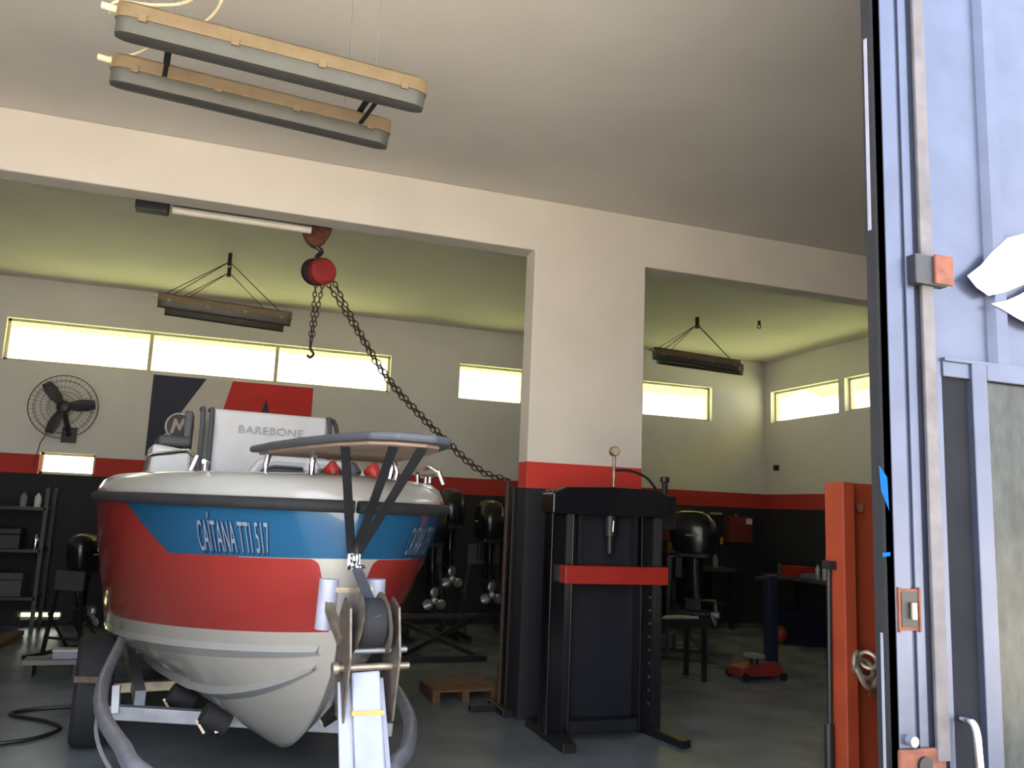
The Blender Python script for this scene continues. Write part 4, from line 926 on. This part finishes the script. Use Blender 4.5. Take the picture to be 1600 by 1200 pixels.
# jack and trolley in the far bay
jk = thing('trolley_jack', (5.0, 7.1, 0), 'red trolley jack with a dark blue upright on the floor of the far bay', 'jack')
obj('chassis', MB().prism([(4.82, .04), (4.84, .12), (5.25, .17), (5.32, .06), (5.30, .04)], 6.98, 7.22), mat('dull_red_paint', (120, 38, 34), .5), jk, bevel=.01)
for x, y in ((4.86, 6.96), (4.86, 7.24), (5.28, 6.96), (5.28, 7.24)): obj('castor', MB().cyl((x, y-.015, .04), (x, y+.015, .04), .04, 16), M['black'], jk, smooth=True)
obj('lift_plate', MB().b2((4.98, 7.02, .20), (5.12, 7.18, .235)), M['grey'], jk, bevel=.004, label='pale lift plate')
obj('lift_stem', MB().cyl((5.05, 7.1, .14), (5.05, 7.1, .20), .04, 14), M['black'], jk, smooth=True)
obj('upright', MB().b2((5.20, 7.06, .12), (5.30, 7.16, .98)), M['bluep'], jk, bevel=.006, label='dark blue upright')
obj('handle_bar', MB().cyl((5.08, 7.11, .95), (5.42, 7.11, .95), .016, 12), M['black'], jk, smooth=True)
ct = thing('parts_cart', (4.2, 7.2, 0), 'low steel cart heaped with parts between the press and the far motor', 'cart')
obj('cart_tray', MB().b2((3.85, 7.0, .50), (4.50, 7.40, .54)).b2((3.85, 7.0, .54), (4.50, 7.02, .575)), M['black'], ct)
for x in (3.90, 4.45):
    for y in (7.04, 7.36): obj('leg', MB().b2((x-.02, y-.02, 0), (x+.02, y+.02, .5)), M['black'], ct)
for i, (x, y, z, l, r, a, lab) in enumerate(((4.15, 7.10, .57, .26, .03, .3, 'pale metal cylinder lying on the parts cart'), (4.36, 7.20, .565, .22, .024, -.4, 'thin metal cylinder lying aslant on the parts cart'), (4.05, 7.25, .562, .3, .022, .9, 'long thin metal pipe at the back of the parts cart'))):
    u = Vector((math.cos(a), math.sin(a), 0))*l/2
    obj('metal_part', MB().lathe([(r*.6, -l/2), (r, -l/2+.01), (r, l*.1), (r*.7, l*.12), (r*.7, l/2)], Matrix.Translation((x, y, z)) @ Matrix.Rotation(a, 4, 'Z') @ Matrix.Rotation(PI/2, 4, 'Y'), 12), M['alu'], smooth=True, label=lab, cat='part', local=False)

# ------------------------------------------------------------------ left of the boat
lb = thing('low_bench', (-1.17, 8.0, 0), 'low grey plank bench on the floor behind the trailer wheel', 'bench')
obj('plank', MB().b2((-1.38, 7.90, .10), (-.92, 8.12, .14)), M['grey'], lb, bevel=.004)
for x in (-1.33, -.97): obj('leg', MB().b2((x-.03, 7.92, 0), (x+.03, 8.10, .10)), M['black'], lb)
bx_ = thing('cardboard_box', (-1.07, 8.01, .14), 'small pale box on the low plank bench', 'box')
obj('body', MB().b2((-1.17, 7.95, .14), (-.98, 8.07, .195)), mat('pale_lilac_card', (140, 142, 160), .5), bx_, bevel=.004)
obj('lid', MB().b2((-1.175, 7.945, .195), (-.975, 8.075, .215)), M['whitep'], bx_, bevel=.003)
obj('timber_plank', MB().bar((-1.95, 8.2, .03), (-1.85, 10.2, .03), .12, .05), M['wood'], label='brown timber plank lying on the floor by the dark wall', cat='plank', bevel=.004)
hs = [(-1.35, 5.85, .012), (-1.088, 5.898, .012), (-.905, 6.0, .012), (-.82, 6.2, .012), (-.93, 6.4, .012), (-1.15, 6.58, .012), (-1.18, 6.68, .012), (-1.05, 6.76, .012), (-.8, 6.80, .012), (-.5, 6.85, .012)]
obj('floor_hose', MB().tube(smooth_path([Vector(p) for p in hs]), .013, 8), M['black'], smooth=True, label='black hose snaking across the floor before the trailer wheel', cat='hose')
sh = thing('steel_shelving', (-2.6, 10.5, 0), 'dark steel shelving against the back wall left of the boat', 'shelving')
for x in (-3.1, -1.75):
    for y in (10.3, 10.75): obj('upright', MB().b2((x-.02, y-.02, 0), (x+.02, y+.02, 1.55)), M['black'], sh)
for z in (.35, .85, 1.3): obj('shelf', MB().b2((-3.1, 10.28, z), (-1.75, 10.77, z+.03)), M['black'], sh)
for x, z, m, l in ((-2.0, 1.33, M['grey'], 'grey bottle on the top shelf left of the boat'), (-1.86, 1.33, M['whitep'], 'white bottle at the end of the top shelf'), (-1.83, .88, M['chrome'], 'shiny steel bottle on the middle shelf')):
    bottle(x, 10.42, z, .035, .17, m, l)
toolbox((-2.1, 10.5, .38), (.4, .3, .25), M['cushion'], 'dark toolbox on the bottom shelf left of the boat')
toolbox((-2.15, 10.5, .88), (.35, .3, .22), M['navy'], 'navy toolbox on the middle shelf left of the boat')
